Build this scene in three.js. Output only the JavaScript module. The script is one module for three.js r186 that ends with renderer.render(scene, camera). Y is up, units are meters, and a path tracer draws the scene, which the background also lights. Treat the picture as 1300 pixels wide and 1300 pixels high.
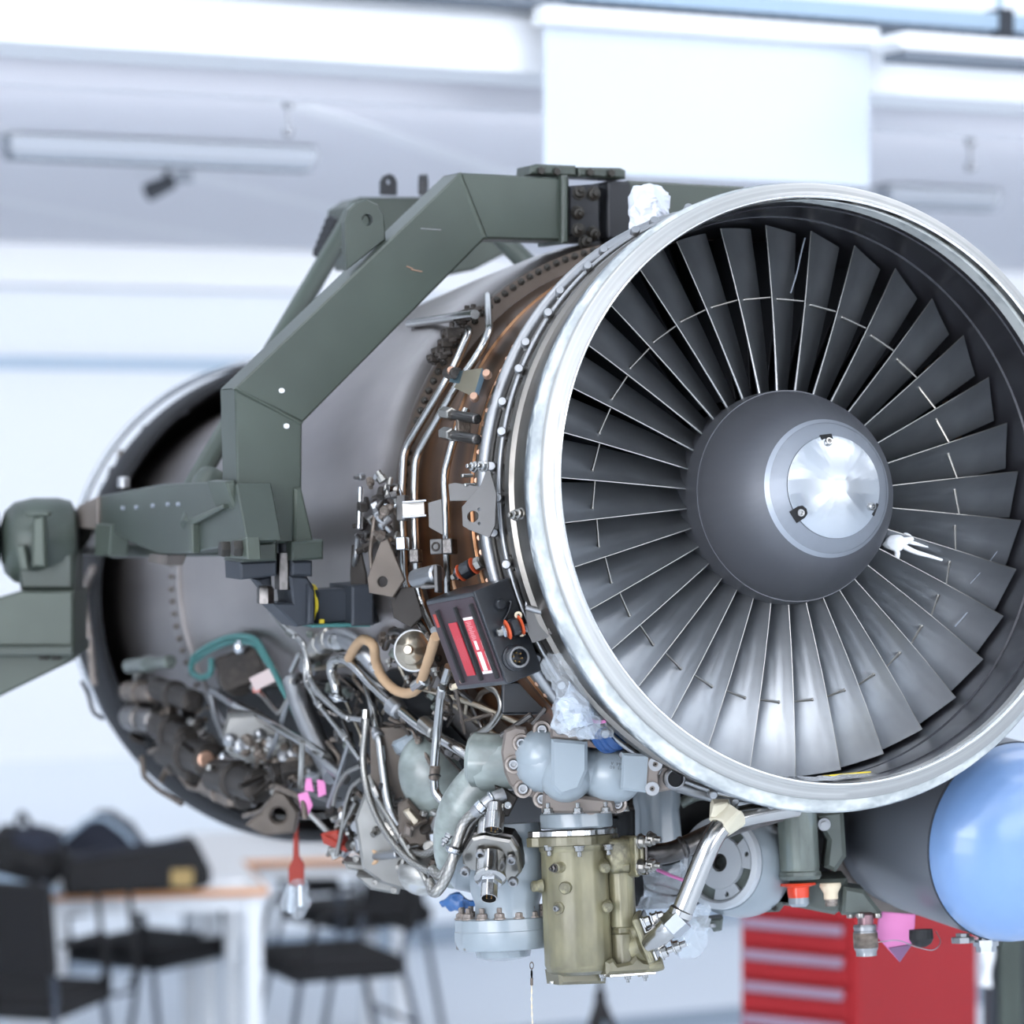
import * as THREE from 'three';
import { RoundedBoxGeometry } from 'three/addons/geometries/RoundedBoxGeometry.js';
import { mergeGeometries, mergeVertices, toCreasedNormals } from 'three/addons/utils/BufferGeometryUtils.js';
import { RectAreaLightUniformsLib } from 'three/addons/lights/RectAreaLightUniformsLib.js';

// ---------------------------------------------------------------- camera, light, exposure
const scene = new THREE.Scene();
const EYE = 2.2, F = 4000, CX = 650, CY = 560;             // eye height, focal length and principal point (pixels of a 1300 x 1300 frame)
const camera = new THREE.PerspectiveCamera(2 * Math.atan(650 / F) * 180 / Math.PI, 1, 0.05, 80);
camera.position.set(0, EYE, 0);
camera.lookAt(0, EYE, -1);
camera.setViewOffset(1300, 1300, 0, 650 - CY, 1300, 1300);  // the lens is shifted: verticals stay upright
camera.focus = 4.05;
camera.userData.fStop = 3.6;
const renderer = new THREE.WebGLRenderer({ antialias: true });
renderer.toneMapping = THREE.LinearToneMapping;
renderer.toneMappingExposure = 0.45;
renderer.shadowMap.enabled = true;
scene.background = new THREE.Color(0.7, 0.8, 0.9);
RectAreaLightUniformsLib.init();
const LIGHT = 0xfafaff;
const V = (x, y, z) => new THREE.Vector3(x, y, z);
// unseen ceiling panels and windows of the hall, added lights under the low ceiling: [name, centre, facing, width, height, intensity, label]
const WY = 27 * Math.PI / 180;                              // how far the hall is turned from the camera
const RU = V(Math.cos(WY), 0, -Math.sin(WY)), RV = V(Math.sin(WY), 0, Math.cos(WY));
const R = (u, y, v) => V(0, y, -14).addScaledVector(RU, u).addScaledVector(RV, v);   // hall coordinates: along the back wall, up, away from it
const HALL = 4.9, LOW = 3.0, UMIN = -12, UMAX = 9, VMAX = 19;
const UNSEEN_LAMPS = [];  // ceiling panels out of view, placed to light the engine from above
for (const v of [8.4, 11.4, 14.6, 17.2]) for (const u of [-10.6, -6.3, -2, 2.4, 6.8]) UNSEEN_LAMPS.push([R(u, HALL - 0.06, v), V(0, -1, 0), 2.6, 1.1, 6, 'hall']);
const ADDED_WASH = [];                                            // added fill lights behind the beam, to brighten the back wall
for (const u of [-9.5, -6.4, -3.3, -0.2, 2.9, 6]) ADDED_WASH.push([R(u, 2.962, 6.2), RV.clone().negate().setY(-.12).normalize(), 3.0, .05, 245]);
const UNSEEN_WINDOWS = [];  // unseen windows, placed to light the fan blades and casings
for (const v of [12.4, 15, 17.6]) UNSEEN_WINDOWS.push([R(UMIN + 0.05, 2.7, v), RU.clone(), 2.3, 3.2, 19]);
for (const u of [-3.6, -1, 1.6]) UNSEEN_WINDOWS.push([R(u, 2.5, VMAX - .05), RV.clone().negate(), 2.2, 2.8, 9]);

// ---------------------------------------------------------------- helpers
let seed = 7;
const rnd = () => { seed = (seed * 1664525 + 1013904223) % 4294967296; return seed / 4294967296; };
const rr = (a, b) => a + (b - a) * rnd();
const Pi = Math.PI, cos = Math.cos, sin = Math.sin;
const used = {};
function numbered(n) { const k = used[n] = (used[n] ?? -1) + 1; return k ? n + '_' + String(k).padStart(3, '0') : n; }
function finish(m) { m.castShadow = m.receiveShadow = true; return m; }
function mesh(name, geo, mat, parent = scene) {
  if (Array.isArray(geo)) geo = merge(geo);
  const m = finish(new THREE.Mesh(geo, mat));
  m.name = parent === scene ? numbered(name) : name; parent.add(m);
  return m;
}
function sub(name, parent, p, q) { const g = new THREE.Group(); g.name = name; if (p) g.position.copy(p); if (q) g.quaternion.copy(q); parent.add(g); return g; }
function thing(name, label, category, p, group, turn = 0) {
  const g = new THREE.Group(); g.name = numbered(name); g.userData = { label, category }; if (group) g.userData.group = group;
  if (p) g.position.copy(p); g.rotation.y = turn; scene.add(g); return g;
}
function struct(name, geo, mat, parent = scene) { const m = mesh(name, geo, mat, parent); if (parent === scene) m.userData.kind = 'structure'; return m; }
function dup(o, p, turn, label) { const c = o.clone(); c.name = numbered(o.name.replace(/_\d+$/, '')); if (p) c.position.copy(p); if (turn !== undefined) c.rotation.y = turn; c.userData = { ...o.userData }; if (label) c.userData.label = label; scene.add(c); return c; }
function merge(list) {
  const l = list.map((g) => { const h = g.index ? g.toNonIndexed() : g.clone(); for (const k of Object.keys(h.attributes)) if (!['position', 'normal', 'uv'].includes(k)) h.deleteAttribute(k); if (!h.attributes.uv) h.setAttribute('uv', new THREE.BufferAttribute(new Float32Array(h.attributes.position.count * 2), 2)); if (!h.attributes.normal) h.computeVertexNormals(); return h; });
  return mergeGeometries(l);
}
const U = (px, py, d) => V((px - CX) / F * d, EYE - (py - CY) / F * d, -d);          // a point of the world seen at a pixel, d metres in front of the camera plane
const box = (w, h, d, r = 0.002) => r ? new RoundedBoxGeometry(w, h, d, 1, Math.min(r, w / 2.1, h / 2.1, d / 2.1)) : new THREE.BoxGeometry(w, h, d);
const UP = V(0, 1, 0);
function along(geo, p, dir) { const g = geo.clone(); g.applyQuaternion(new THREE.Quaternion().setFromUnitVectors(UP, dir.clone().normalize())); g.translate(p.x, p.y, p.z); return g; }
const at = (geo, p) => geo.clone().translate(p.x, p.y, p.z);
function basis(geo, x, y, z, p) { const m = new THREE.Matrix4().makeBasis(x.clone().normalize(), y.clone().normalize(), z.clone().normalize()); m.setPosition(p); return geo.clone().applyMatrix4(m); }
const lathe = (pts, seg = 24, a0 = 0, len = 2 * Pi) => toCreasedNormals(new THREE.LatheGeometry(pts.map(([r, y]) => new THREE.Vector2(Math.max(r, 0), y)), seg, a0, len), 0.6);
// profile [radius, distance along] swept round the line from p towards dir
const turned = (pts, p, dir, seg = 24) => along(lathe(pts, seg), p, dir);
function rod(p, q, r1, r2 = r1, seg = 16, c = 0.25) {
  const d = q.clone().sub(p), L = d.length(), b = Math.min(r1, r2) * c;
  return turned([[0, 0], [r1 - b, 0], [r1, Math.min(b, L * .4)], [r2, L - Math.min(b, L * .4)], [r2 - b, L], [0, L]], p, d, seg);
}
class Poly extends THREE.Curve {
  constructor(p) { super(); this.p = p; this.l = [0]; for (let i = 1; i < p.length; i++) this.l.push(this.l[i - 1] + p[i].distanceTo(p[i - 1])); }
  getPoint(t, o = new THREE.Vector3()) { const s = t * this.l.at(-1); let i = 1; while (i < this.l.length - 1 && this.l[i] < s) i++; const a = this.l[i - 1], b = this.l[i]; return o.lerpVectors(this.p[i - 1], this.p[i], b > a ? (s - a) / (b - a) : 0); }
  getPointAt(t, o) { return this.getPoint(t, o); }
}
// a pipe with straight runs and rounded bends, closed at its ends
function pipe(pts, r, bend = r * 3.2, seg = 10) {
  const out = [pts[0].clone()];
  for (let i = 1; i < pts.length - 1; i++) {
    const a = pts[i - 1], b = pts[i], c = pts[i + 1];
    const k = Math.min(bend, a.distanceTo(b) * 0.49, c.distanceTo(b) * 0.49);
    const p = b.clone().add(a.clone().sub(b).setLength(k)), q = b.clone().add(c.clone().sub(b).setLength(k));
    for (let j = 0; j <= 6; j++) { const t = j / 6; out.push(p.clone().multiplyScalar((1 - t) ** 2).addScaledVector(b, 2 * t * (1 - t)).addScaledVector(q, t * t)); }
  }
  out.push(pts.at(-1).clone());
  return tube(out, r, seg);
}
function tube(out, r, seg = 10, closed = false) {
  const n = out.length, pos = [], nor = [], uv = [], idx = [];
  let T0 = null, N = null, L = 0;
  for (let i = 0; i < n; i++) {
    const T = out[Math.min(i + 1, n - 1)].clone().sub(out[Math.max(i - 1, 0)]).normalize();
    if (!N) { N = V(0.3, 1, 0.2).cross(T).normalize(); } else { const q = new THREE.Quaternion().setFromUnitVectors(T0, T); N.applyQuaternion(q); N.addScaledVector(T, -N.dot(T)).normalize(); }
    T0 = T; const B = T.clone().cross(N);
    if (i) L += out[i].distanceTo(out[i - 1]);
    const rad = typeof r === 'function' ? r(i / (n - 1)) : r;
    for (let j = 0; j <= seg; j++) { const a = j / seg * 2 * Pi, d = N.clone().multiplyScalar(cos(a)).addScaledVector(B, sin(a)); pos.push(out[i].x + d.x * rad, out[i].y + d.y * rad, out[i].z + d.z * rad); nor.push(d.x, d.y, d.z); uv.push(L * 10, j / seg); }
  }
  for (let i = 0; i < n - 1; i++) for (let j = 0; j < seg; j++) { const a = i * (seg + 1) + j, b = a + seg + 1; idx.push(a, a + 1, b, b, a + 1, b + 1); }
  for (const e of [0, n - 1]) {
    const T = e ? out[n - 1].clone().sub(out[n - 2]) : out[0].clone().sub(out[1]); T.normalize();
    const c0 = pos.length / 3; pos.push(out[e].x, out[e].y, out[e].z); nor.push(T.x, T.y, T.z); uv.push(0, 0);
    for (let j = 0; j <= seg; j++) { const k = e * (seg + 1) + j; pos.push(pos[k * 3], pos[k * 3 + 1], pos[k * 3 + 2]); nor.push(T.x, T.y, T.z); uv.push(0, 0); }
    for (let j = 0; j < seg; j++) e ? idx.push(c0, c0 + 1 + j, c0 + 2 + j) : idx.push(c0, c0 + 2 + j, c0 + 1 + j);
  }
  const g = new THREE.BufferGeometry(); g.setAttribute('position', new THREE.Float32BufferAttribute(pos, 3)); g.setAttribute('normal', new THREE.Float32BufferAttribute(nor, 3)); g.setAttribute('uv', new THREE.Float32BufferAttribute(uv, 2)); g.setIndex(idx);
  return g;
}
const smooth = (pts, n = 40, closed = false) => new THREE.CatmullRomCurve3(pts, closed, 'centripetal').getPoints(n);
function slab(poly, depth, bev = 0.001, holes = []) {      // outline [x, y] extruded along +z
  const s = new THREE.Shape(poly.map(([x, y]) => new THREE.Vector2(x, y)));
  for (const [x, y, r] of holes) s.holes.push(new THREE.Path().absarc(x, y, r, 0, 2 * Pi, true));
  const g = new THREE.ExtrudeGeometry(s, { depth: depth - 2 * bev, bevelEnabled: bev > 0, bevelThickness: bev, bevelSize: bev, bevelOffset: -bev, bevelSegments: 1, curveSegments: 10 });
  g.translate(0, 0, bev); return g;
}
function crumple(geo, amp, freq, sd = 1) {
  const g = mergeVertices(geo.deleteAttribute('normal').deleteAttribute('uv'), 1e-5), p = g.attributes.position;
  for (let i = 0; i < p.count; i++) { const v = V().fromBufferAttribute(p, i); v.x += amp * (noise3(v.x * freq + sd, v.y * freq, v.z * freq) - .5); v.y += amp * (noise3(v.x * freq, v.y * freq + sd * 3, v.z * freq) - .5); v.z += amp * (noise3(v.x * freq, v.y * freq, v.z * freq + sd * 5) - .5); p.setXYZ(i, v.x, v.y, v.z); }
  return toCreasedNormals(g, 0.35);
}
const hash = (x, y, z) => { let h = (x * 374761393 + y * 668265263 + z * 1274126177) | 0; h = Math.imul(h ^ (h >>> 13), 1274126177); return ((h ^ (h >>> 16)) >>> 0) / 4294967296; };
function noise3(x, y, z, per = 0) {
  const X = Math.floor(x), Y = Math.floor(y), Z = Math.floor(z), f = (t) => t * t * (3 - 2 * t), w = (i) => per ? ((i % per) + per) % per : i;
  const u = f(x - X), v = f(y - Y), t = f(z - Z), L = (a, b, k) => a + (b - a) * k, h = (i, j, k) => hash(w(X + i), w(Y + j), Z + k);
  return L(L(L(h(0, 0, 0), h(1, 0, 0), u), L(h(0, 1, 0), h(1, 1, 0), u), v), L(L(h(0, 0, 1), h(1, 0, 1), u), L(h(0, 1, 1), h(1, 1, 1), u), v), t);
}
const fbm = (x, y, per, o = 4, z = 0) => { let s = 0, a = .5, t = 0; for (let i = 0; i < o; i++) { s += a * noise3(x, y, z + i * 7, per); t += a; x *= 2; y *= 2; per *= 2; a *= .55; } return s / t; };
function texture(w, h, fn, srgb = true, ru = 1, rv = 1) {
  const d = new Uint8Array(w * h * 4);
  for (let y = 0; y < h; y++) for (let x = 0; x < w; x++) { const c = fn(x / w, y / h); const k = (y * w + x) * 4; for (let i = 0; i < 3; i++) d[k + i] = Math.max(0, Math.min(255, c[i] * 255)); d[k + 3] = 255; }
  const t = new THREE.DataTexture(d, w, h); t.wrapS = t.wrapT = THREE.RepeatWrapping; t.magFilter = THREE.LinearFilter; t.minFilter = THREE.LinearMipmapLinearFilter; t.generateMipmaps = true; if (srgb) t.colorSpace = THREE.SRGBColorSpace; t.repeat.set(ru, rv); t.needsUpdate = true; return t;
}
function printed(w, h, draw) { const c = document.createElement('canvas'); c.width = w; c.height = h; const x = c.getContext('2d'); draw(x, w, h); const t = new THREE.CanvasTexture(c); t.colorSpace = THREE.SRGBColorSpace; return t; }
const std = (color, rough, metal = 0, o = {}) => new THREE.MeshStandardMaterial({ color, roughness: rough, metalness: metal, ...o });
const phy = (color, rough, metal = 0, o = {}) => new THREE.MeshPhysicalMaterial({ color, roughness: rough, metalness: metal, ...o });
const grey = (f) => (x, y) => { const k = f(x, y); return [k, k, k]; };
// surface grain
const T = {
  mottle: texture(256, 256, grey((x, y) => .74 + .26 * Math.min(1, Math.max(0, (fbm(x * 8, y * 8, 8) - .2) * 1.7)))),
  roughMottle: texture(256, 256, grey((x, y) => .55 + .45 * fbm(x * 10, y * 10, 10)), false),
  bladeGrain: texture(256, 256, grey((x, y) => .86 + .14 * fbm(x * 5, y * 5, 5, 4))),
  streak: texture(512, 128, (x, y) => { const s = fbm(x * 6, y * 24, 6, 3), b = fbm(x * 5, y * 3, 3, 4, 9); const k = .35 + .75 * s; const m = Math.min(1, Math.max(0, (b - .32) * 2.6)); return [k * (.78 - .1 * m), k * (.72 - .30 * m), k * (.68 - .47 * m)]; }),
  duct: texture(512, 256, (x, y) => { const b = fbm(x * 10, y * 4, 4, 5), s = fbm(x * 64, y * 4, 4, 3, 3); const k = .66 + .3 * b + .1 * s; return [k, k * .985, k * .985]; }),
  worn: texture(1024, 64, (x, y) => { const a = fbm(x * 40, y * 4, 4, 4), b = fbm(x * 180, y * 10, 10, 3, 5), e = Math.exp(-(((y - .72) / .2) ** 2)); const d = Math.min(1, Math.max(0, (a * .6 + b * .5 - .50 + .24 * e) * 3.4)) * (.3 + .6 * e); return [.93 - .62 * d, .95 - .6 * d, .95 - .56 * d]; }),
  green: texture(256, 256, (x, y) => { const k = .82 + .3 * (fbm(x * 6, y * 6, 6) - .4); return [k, k, k * .985]; }),
  stain: texture(256, 256, (x, y) => { const k = .5 + .75 * fbm(x * 6, y * 6, 6, 5); return [Math.min(1, k), Math.min(1, k * .985), Math.min(1, k * .95)]; }),
  braid: texture(64, 64, grey((x, y) => .74 + .22 * Math.abs(sin((x + y) * 8 * Pi) * sin((x - y) * 8 * Pi)))),
  ringBrush: texture(256, 64, grey((x, y) => .8 + .2 * fbm(x * 2, y * 40, 40, 2))),
};
const M = {
  wall: std(0xe8edf2, .9), wallGrey: std(0x8d949c, .9), plate: std(0x636261, .55, .7), dado: std(0xdfe7ee, .85), ceiling: std(0xdedfe5, .95), ceilingStrip: std(0xe6e8ec, .95), beam: std(0xf2f5f8, .8), floor: std(0xd5dde5, .4), trim: std(0x8d9cab, .8), rail: std(0x9fb4c6, .5, .3),
  glow: new THREE.MeshStandardMaterial({ color: 0xffffff, emissive: LIGHT, emissiveIntensity: 2.2, roughness: .6 }),
  paneGlow: new THREE.MeshStandardMaterial({ color: 0xffffff, emissive: 0xe4f0ff, emissiveIntensity: 2.4, roughness: .4 }),
  whitePaint: std(0xe8ebee, .55), greyPaint: std(0x7f868f, .7), perforated: std(0x707882, .8),
  steel: std(0x96938d, .28, 1), bright: std(0xb2b1ae, .2, 1), satin: std(0x9a9b9c, .42, 1), darkSteel: std(0x6d6a68, .36, 1, { map: T.mottle }), titanium: std(0xb3a896, .32, 1),
  lip: std(0xbcbcb9, .45, .6, { map: T.ringBrush }), worn: std(0xd2d2d0, .5, .3, { map: T.worn }), edge: std(0xf6f4ee, .2, 1),
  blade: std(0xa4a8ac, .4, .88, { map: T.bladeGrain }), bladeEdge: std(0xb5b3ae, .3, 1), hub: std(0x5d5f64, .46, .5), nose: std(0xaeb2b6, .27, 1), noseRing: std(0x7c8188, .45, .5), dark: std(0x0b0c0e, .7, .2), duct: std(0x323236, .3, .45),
  caseSilver: std(0x86827c, .34, 1, { map: T.mottle }), caseBrown: std(0xe0c0a0, .34, .9, { map: T.streak }), bypass: std(0xaaa6a3, .36, .9, { map: T.duct }), flangeDark: std(0x5a5048, .45, .8),
  ring: std(0x0a0d12, .75, 0), chrome: std(0xb0b3b6, .22, 1),
  green: std(0x48524b, .42, .12, { map: T.green }), greenLight: std(0x555f56, .45, .1, { map: T.green }), blackPaint: std(0x1d1f23, .5, .2), slate: std(0x2c3138, .6, .1), bolt: std(0x85817c, .34, 1), darkBolt: std(0x35332f, .45, .6), rustBolt: std(0xb08d78, .4, .8),
  casting: phy(0x8d9793, .36, 0, { clearcoat: .45, clearcoatRoughness: .25, map: T.mottle }), castingBlue: phy(0x858f95, .3, 0, { clearcoat: .5, clearcoatRoughness: .2 }), castDark: std(0x75807e, .45, .1, { map: T.stain }), castBare: std(0x9d9592, .5, .55, { map: T.stain }),
  olive: phy(0x85826a, .4, .15, { clearcoat: .3, clearcoatRoughness: .35, map: T.stain }), silverCast: std(0xb6b8ba, .45, .7, { map: T.stain }), grime: std(0x7d746e, .55, .45, { map: T.stain }), grimeDark: std(0x3a3532, .6, .35, { map: T.stain }),
  boxBlack: phy(0x12161c, .36, .1, { clearcoat: .4, clearcoatRoughness: .3 }), maroon: std(0x3a2c31, .5, .1), pin: std(0xd0a868, .3, 1), orange: std(0xc8542e, .55), rubber: std(0x17181a, .7),
  hoseTan: std(0xb09272, .75), braid: std(0xb8b6b0, .38, .9, { map: T.braid }), teal: std(0x3a6f6d, .55), pinkTag: std(0xd77fb5, .6), red: std(0x962c1b, .6), blueTank: phy(0x6f90bd, .34, 0, { clearcoat: .6, clearcoatRoughness: .22 }), tankGrey: phy(0x5b6067, .42, .1, { clearcoat: .3, clearcoatRoughness: .4 }), yellow: std(0xe8cf2a, .5), ivory: std(0xd9cbb0, .6), tape: std(0xcfc9b4, .7),
  plastic: phy(0xf4f8fb, .22, 0, { transmission: .82, thickness: 0, ior: 1.45, side: THREE.DoubleSide }), plasticMilky: phy(0xf2f7ff, .35, 0, { transmission: .45, thickness: 0, side: THREE.DoubleSide }),
  toolRed: std(0x930813, .75), handle: std(0x8f7c8e, .5, .3), wood: std(0xc98d58, .6), laminate: std(0xe6e6e4, .5), tableLeg: std(0xd7dde2, .45, .1), fabric: std(0x090a0d, .9), bagNavy: std(0x171d2b, .85), bagBlack: std(0x07080b, .85), screen: std(0xcdd5de, .9), discGrey: std(0xb9bec2, .5, .1), patch: std(0x8f7a4c, .7), chairLeg: std(0x4a505a, .35, .8), paper: std(0xf0f2f4, .8),
};
// ---------------------------------------------------------------- the hall
function hallBox(u0, u1, y0, y1, v0, v1, bevel = 0) { const g = box(u1 - u0, y1 - y0, v1 - v0, bevel); g.rotateY(WY); const c = R((u0 + u1) / 2, (y0 + y1) / 2, (v0 + v1) / 2); return g.translate(c.x, c.y, c.z); }
struct('floor', hallBox(UMIN - .3, UMAX + .3, -.2, 0, -.3, VMAX + .3), M.floor);
const wallBack = struct('wall_back', hallBox(UMIN - .3, UMAX + .3, 0, HALL + .3, -.3, 0), M.wall);
const wallRight = struct('wall_right', hallBox(UMAX, UMAX + .3, 0, HALL + .3, 0, VMAX), M.wall);
struct('unseen_wall_front', hallBox(UMIN - .3, UMAX + .3, 0, HALL + .3, VMAX, VMAX + .3), M.wallGrey);  // out of view; its grey keeps reflections in the metal darker
struct('wall_left', hallBox(UMIN - .3, UMIN, 0, HALL + .3, 0, VMAX), M.wall);
const ceiling = struct('ceiling', hallBox(UMIN, UMAX, HALL, HALL + .3, 6.5, VMAX), M.wall);
const low = struct('ceiling_low', hallBox(UMIN, UMAX, LOW, LOW + .3, 0, 6.3), M.ceiling);
struct('wall_bulkhead', hallBox(UMIN, UMAX, LOW + .1, HALL + .3, 6.3, 6.5), M.wall);
struct('trim_1', hallBox(UMIN, UMAX, LOW - .02, LOW + .1, 6.3, 6.53, .01), M.beam);
// pale joints between the soffit boards: they run slantwise to the wall
for (let k = -9; k < 9; k++) { const g = box(.09, .006, 7, 0); g.rotateY(WY - .72); const c = R(k * 1.25, LOW + .0022, 3.1); g.translate(c.x, c.y, c.z); const m = struct('ceiling_joint', g, M.ceilingStrip, low); }
struct('trim_2', hallBox(UMIN, UMAX, 2.83, LOW, 0, .28, .01), M.beam);
ADDED_WASH.forEach(([p, d, w, h, i]) => {
  const g = thing('added_strip_light', 'added strip light behind the white beam, brightening the back wall', 'strip light', p, 'added strip lights behind the white beam'); g.lookAt(p.clone().add(d));
  mesh('housing', at(box(w + .1, h + .015, .03), V(0, 0, -.015)), M.ceiling, g); mesh('diffuser', at(box(w, h, .01, .002), V(0, 0, .005)), M.glow, g);
  const l = new THREE.RectAreaLight(LIGHT, i, w, h); l.position.copy(p).addScaledVector(d, .02); l.lookAt(l.position.clone().add(d)); scene.add(l);
});
struct('trim_3', hallBox(UMIN, UMAX, 2.5, 2.545, 0, .05, .005), M.rail);
struct('trim_4', hallBox(UMIN, UMAX, .0, .88, 0, .03, .005), M.dado);
struct('baseboard_back', hallBox(UMIN, UMAX, 0, .09, .03, .06, .005), M.trim);
struct('trim_5', hallBox(-3.4, 1.5, .0, .012, 2.0, 2.35), M.trim);      // grey strip on the floor
UNSEEN_WINDOWS.forEach(([p, d, w, h, i], k) => {
  const f = sub('window_' + (k + 1), scene, p.clone().addScaledVector(d, -.03), new THREE.Quaternion().setFromUnitVectors(V(0, 0, 1), d)); f.userData.kind = 'structure';
  mesh('pane', box(w, h, .02, 0), M.paneGlow, f);
  for (const s of [-1, 1]) { mesh('frame', at(box(.08, h + .12, .1), V(s * (w / 2 + .03), 0, .02)), M.beam, f); mesh('frame', at(box(w, .08, .1), V(0, s * (h / 2 + .03), .02)), M.beam, f); }
  mesh('frame', at(box(.05, h, .06), V(0, 0, .02)), M.beam, f);
  const l = new THREE.RectAreaLight(LIGHT, i, w, h); l.position.copy(p).addScaledVector(d, .06); l.lookAt(l.position.clone().add(d)); scene.add(l);
});
UNSEEN_LAMPS.forEach(([p, d, w, h, i, kind], k) => {
    const g = thing('unseen_ceiling_light', 'unseen white light panel on the high hall ceiling, lighting the engine', 'ceiling light', p, 'unseen light panels on the high ceiling', WY);
  mesh('housing', at(box(w + .06, .05, h + .06), V(0, .03, 0)), M.whitePaint, g);
  mesh('diffuser', at(box(w, .02, h, .004), V(0, .0, 0)), M.glow, g);
  const l = new THREE.RectAreaLight(LIGHT, i, w, h); l.position.copy(p); l.position.y -= .03; l.rotation.set(-Pi / 2, 0, WY, 'YXZ'); l.lookAt(l.position.x, l.position.y - 1, l.position.z); l.rotateZ(WY); scene.add(l);
});
// perforated cable tray along the bulkhead, rail above it, hanging screen
{
  const t = thing('cable_tray', 'grey perforated cable tray running along the white beam', 'cable tray', R(0, LOW + .13, 6.56), undefined, WY);
  mesh('tray', at(box(20, .035, .07), V(-1.5, 0, 0)), M.perforated, t);
  mesh('lip', at(box(20, .012, .09), V(-1.5, .028, 0)), M.whitePaint, t);
  const slot = box(.03, .018, .01, 0);
  const list = []; for (let i = 0; i < 170; i++) list.push(at(slot, V(-4 + i * .05, 0, .036)));
  const s = mesh('slot', list, M.greyPaint, t); s.userData.kind = 'stuff';
}
{
  const pA = U(690, 35, 6.62), pB = U(1103, 58, 6.99), mid = pA.clone().add(pB).multiplyScalar(.5), w = Math.hypot(pB.x - pA.x, pB.z - pA.z);
  const t = thing('projection_screen', 'white projection screen hanging below a grey rail near the ceiling', 'screen', V(mid.x, mid.y, mid.z), undefined, Math.atan2(-(pB.z - pA.z), pB.x - pA.x));
  mesh('sheet', at(box(w, .305, .012, .003), V(0, -.155, 0)), M.screen, t);
  mesh('casing', at(box(w + .03, .045, .06, .01), V(0, .02, 0)), M.whitePaint, t);
  const r = thing('suspension_rail', 'long blue-grey steel rail hung above the screen', 'rail', V(mid.x, mid.y + .075, mid.z), undefined, t.rotation.y);
  mesh('rail', at(box(1.5, .038, .05, .004), V(.39, 0, 0)), M.rail, r);
  mesh('hanger', rod(V(.76, 0, 0), V(.76, .5, 0), .008), M.rail, r); mesh('clamp', at(box(.04, .06, .06), V(.76, 0, 0)), M.slate, r);
}
{
  const p = U(1215, 70, 6.95);
  const t = thing('tray_light', 'white trough light with perforated underside at top right', 'ceiling light', p, undefined, WY);
  mesh('housing', slab([[-.2, .03], [.5, .03], [.5, -.01], [-.2, -.01], [-.23, .005]], .1, .004), M.whitePaint, t);
  mesh('grille', at(box(.7, .018, .09), V(.15, -.02, .05)), M.perforated, t);
}
// fittings on the low ceiling
for (const [px, py, d, w, label] of [[205, 192, 8.35, 0.86, 'grey perforated trough light under the ceiling at left'], [1190, 254, 9.9, .42, 'short grey trough light under the ceiling at right']]) {
  const p = U(px, py, d); p.y = LOW - .03;
  const t = thing('trough_light', label, 'ceiling light', p, undefined, WY);
  mesh('housing', at(box(w, .05, .1, .006), V(0, 0, 0)), M.greyPaint, t);
  mesh('grille', at(box(w - .02, .02, .08), V(0, -.03, 0)), M.perforated, t);
}
for (const [px, py, d, label] of [[366, 112, 7.14, 'thin pipe drop with dark fitting near ceiling centre'], [1232, 160, 8.05, 'thin pipe drop with dark fitting at upper right']]) {
  const t = thing('pipe_drop', label, 'pipe', U(px, py, d).setY(LOW));
  mesh('pipe', rod(V(0, 0, 0), V(0, -.1, 0), .004), M.slate, t); mesh('fitting', rod(V(0, -.02, 0), V(0, -.045, 0), .013), M.slate, t); mesh('head', rod(V(0, -.11, 0), V(0, -.09, 0), .012), M.slate, t);
}
{
  const t = thing('spotlight', 'small dark spotlight under the low grey ceiling', 'spotlight', U(212, 228, 9.3).setY(LOW));
  mesh('arm', rod(V(0, 0, 0), V(0, -.05, 0), .01), M.slate, t); mesh('head', rod(V(-.06, -.07, .02), V(.02, -.03, -.01), .028, .022), M.slate, t); mesh('driver', at(box(.05, .03, .03), V(.05, -.02, 0)), M.greyPaint, t);
  const b = thing('wall_unit', 'long grey unit under the white beam on the back wall', 'heater', U(20, 376, 13.25), undefined, WY);
  mesh('cover', at(box(.78, .045, .16, .008), V(0, 0, 0)), M.greyPaint, b); mesh('grille', at(box(.74, .02, .02), V(0, -.02, .08)), M.slate, b);
}
// ---------------------------------------------------------------- furniture far behind the engine
function table(px0, px1, d, turn, depth, label) {
  const a = U(px0, 1130, d), b = U(px1, 1130, d), w = b.x - a.x, t = thing('table', label, 'table', V((a.x + b.x) / 2, 0, -d), 'tables at the back of the hall', turn);
  mesh('tabletop', at(box(w, .016, depth, .003), V(0, .742, -depth / 2)), M.laminate, t);
  mesh('edge_band', at(box(w, .022, .012, .003), V(0, .738, .006)), M.wood, t);
  mesh('edge_band', at(box(.012, .022, depth, .003), V(w / 2 + .006, .738, -depth / 2)), M.wood, t);
  mesh('apron', at(box(w - .08, .05, .03), V(0, .70, -.05)), M.tableLeg, t);
  for (const x of [-w / 2 + .035, w / 2 - .035]) for (const z of [-.05, -depth + .05]) mesh('leg', at(box(.055, .726, .055, .006), V(x, .363, z)), M.tableLeg, t);
  return t;
}
table(62, 338, 10.16, .2, .7, 'wooden-edged table with white legs under the black bags');
table(-226, 44, 10.08, .2, .7, 'table with white legs cut off by the left border');
table(255, 525, 10.95, .2, .8, 'farther table with wooden edge behind the hanging red streamer');
const softBlob = (sx, sy, sz, sd, n = 3, amp = .25) => { const g = crumple(new THREE.IcosahedronGeometry(1, 12), amp, n, sd); g.scale(sx, sy, sz); return toCreasedNormals(g, .8); };
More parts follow.
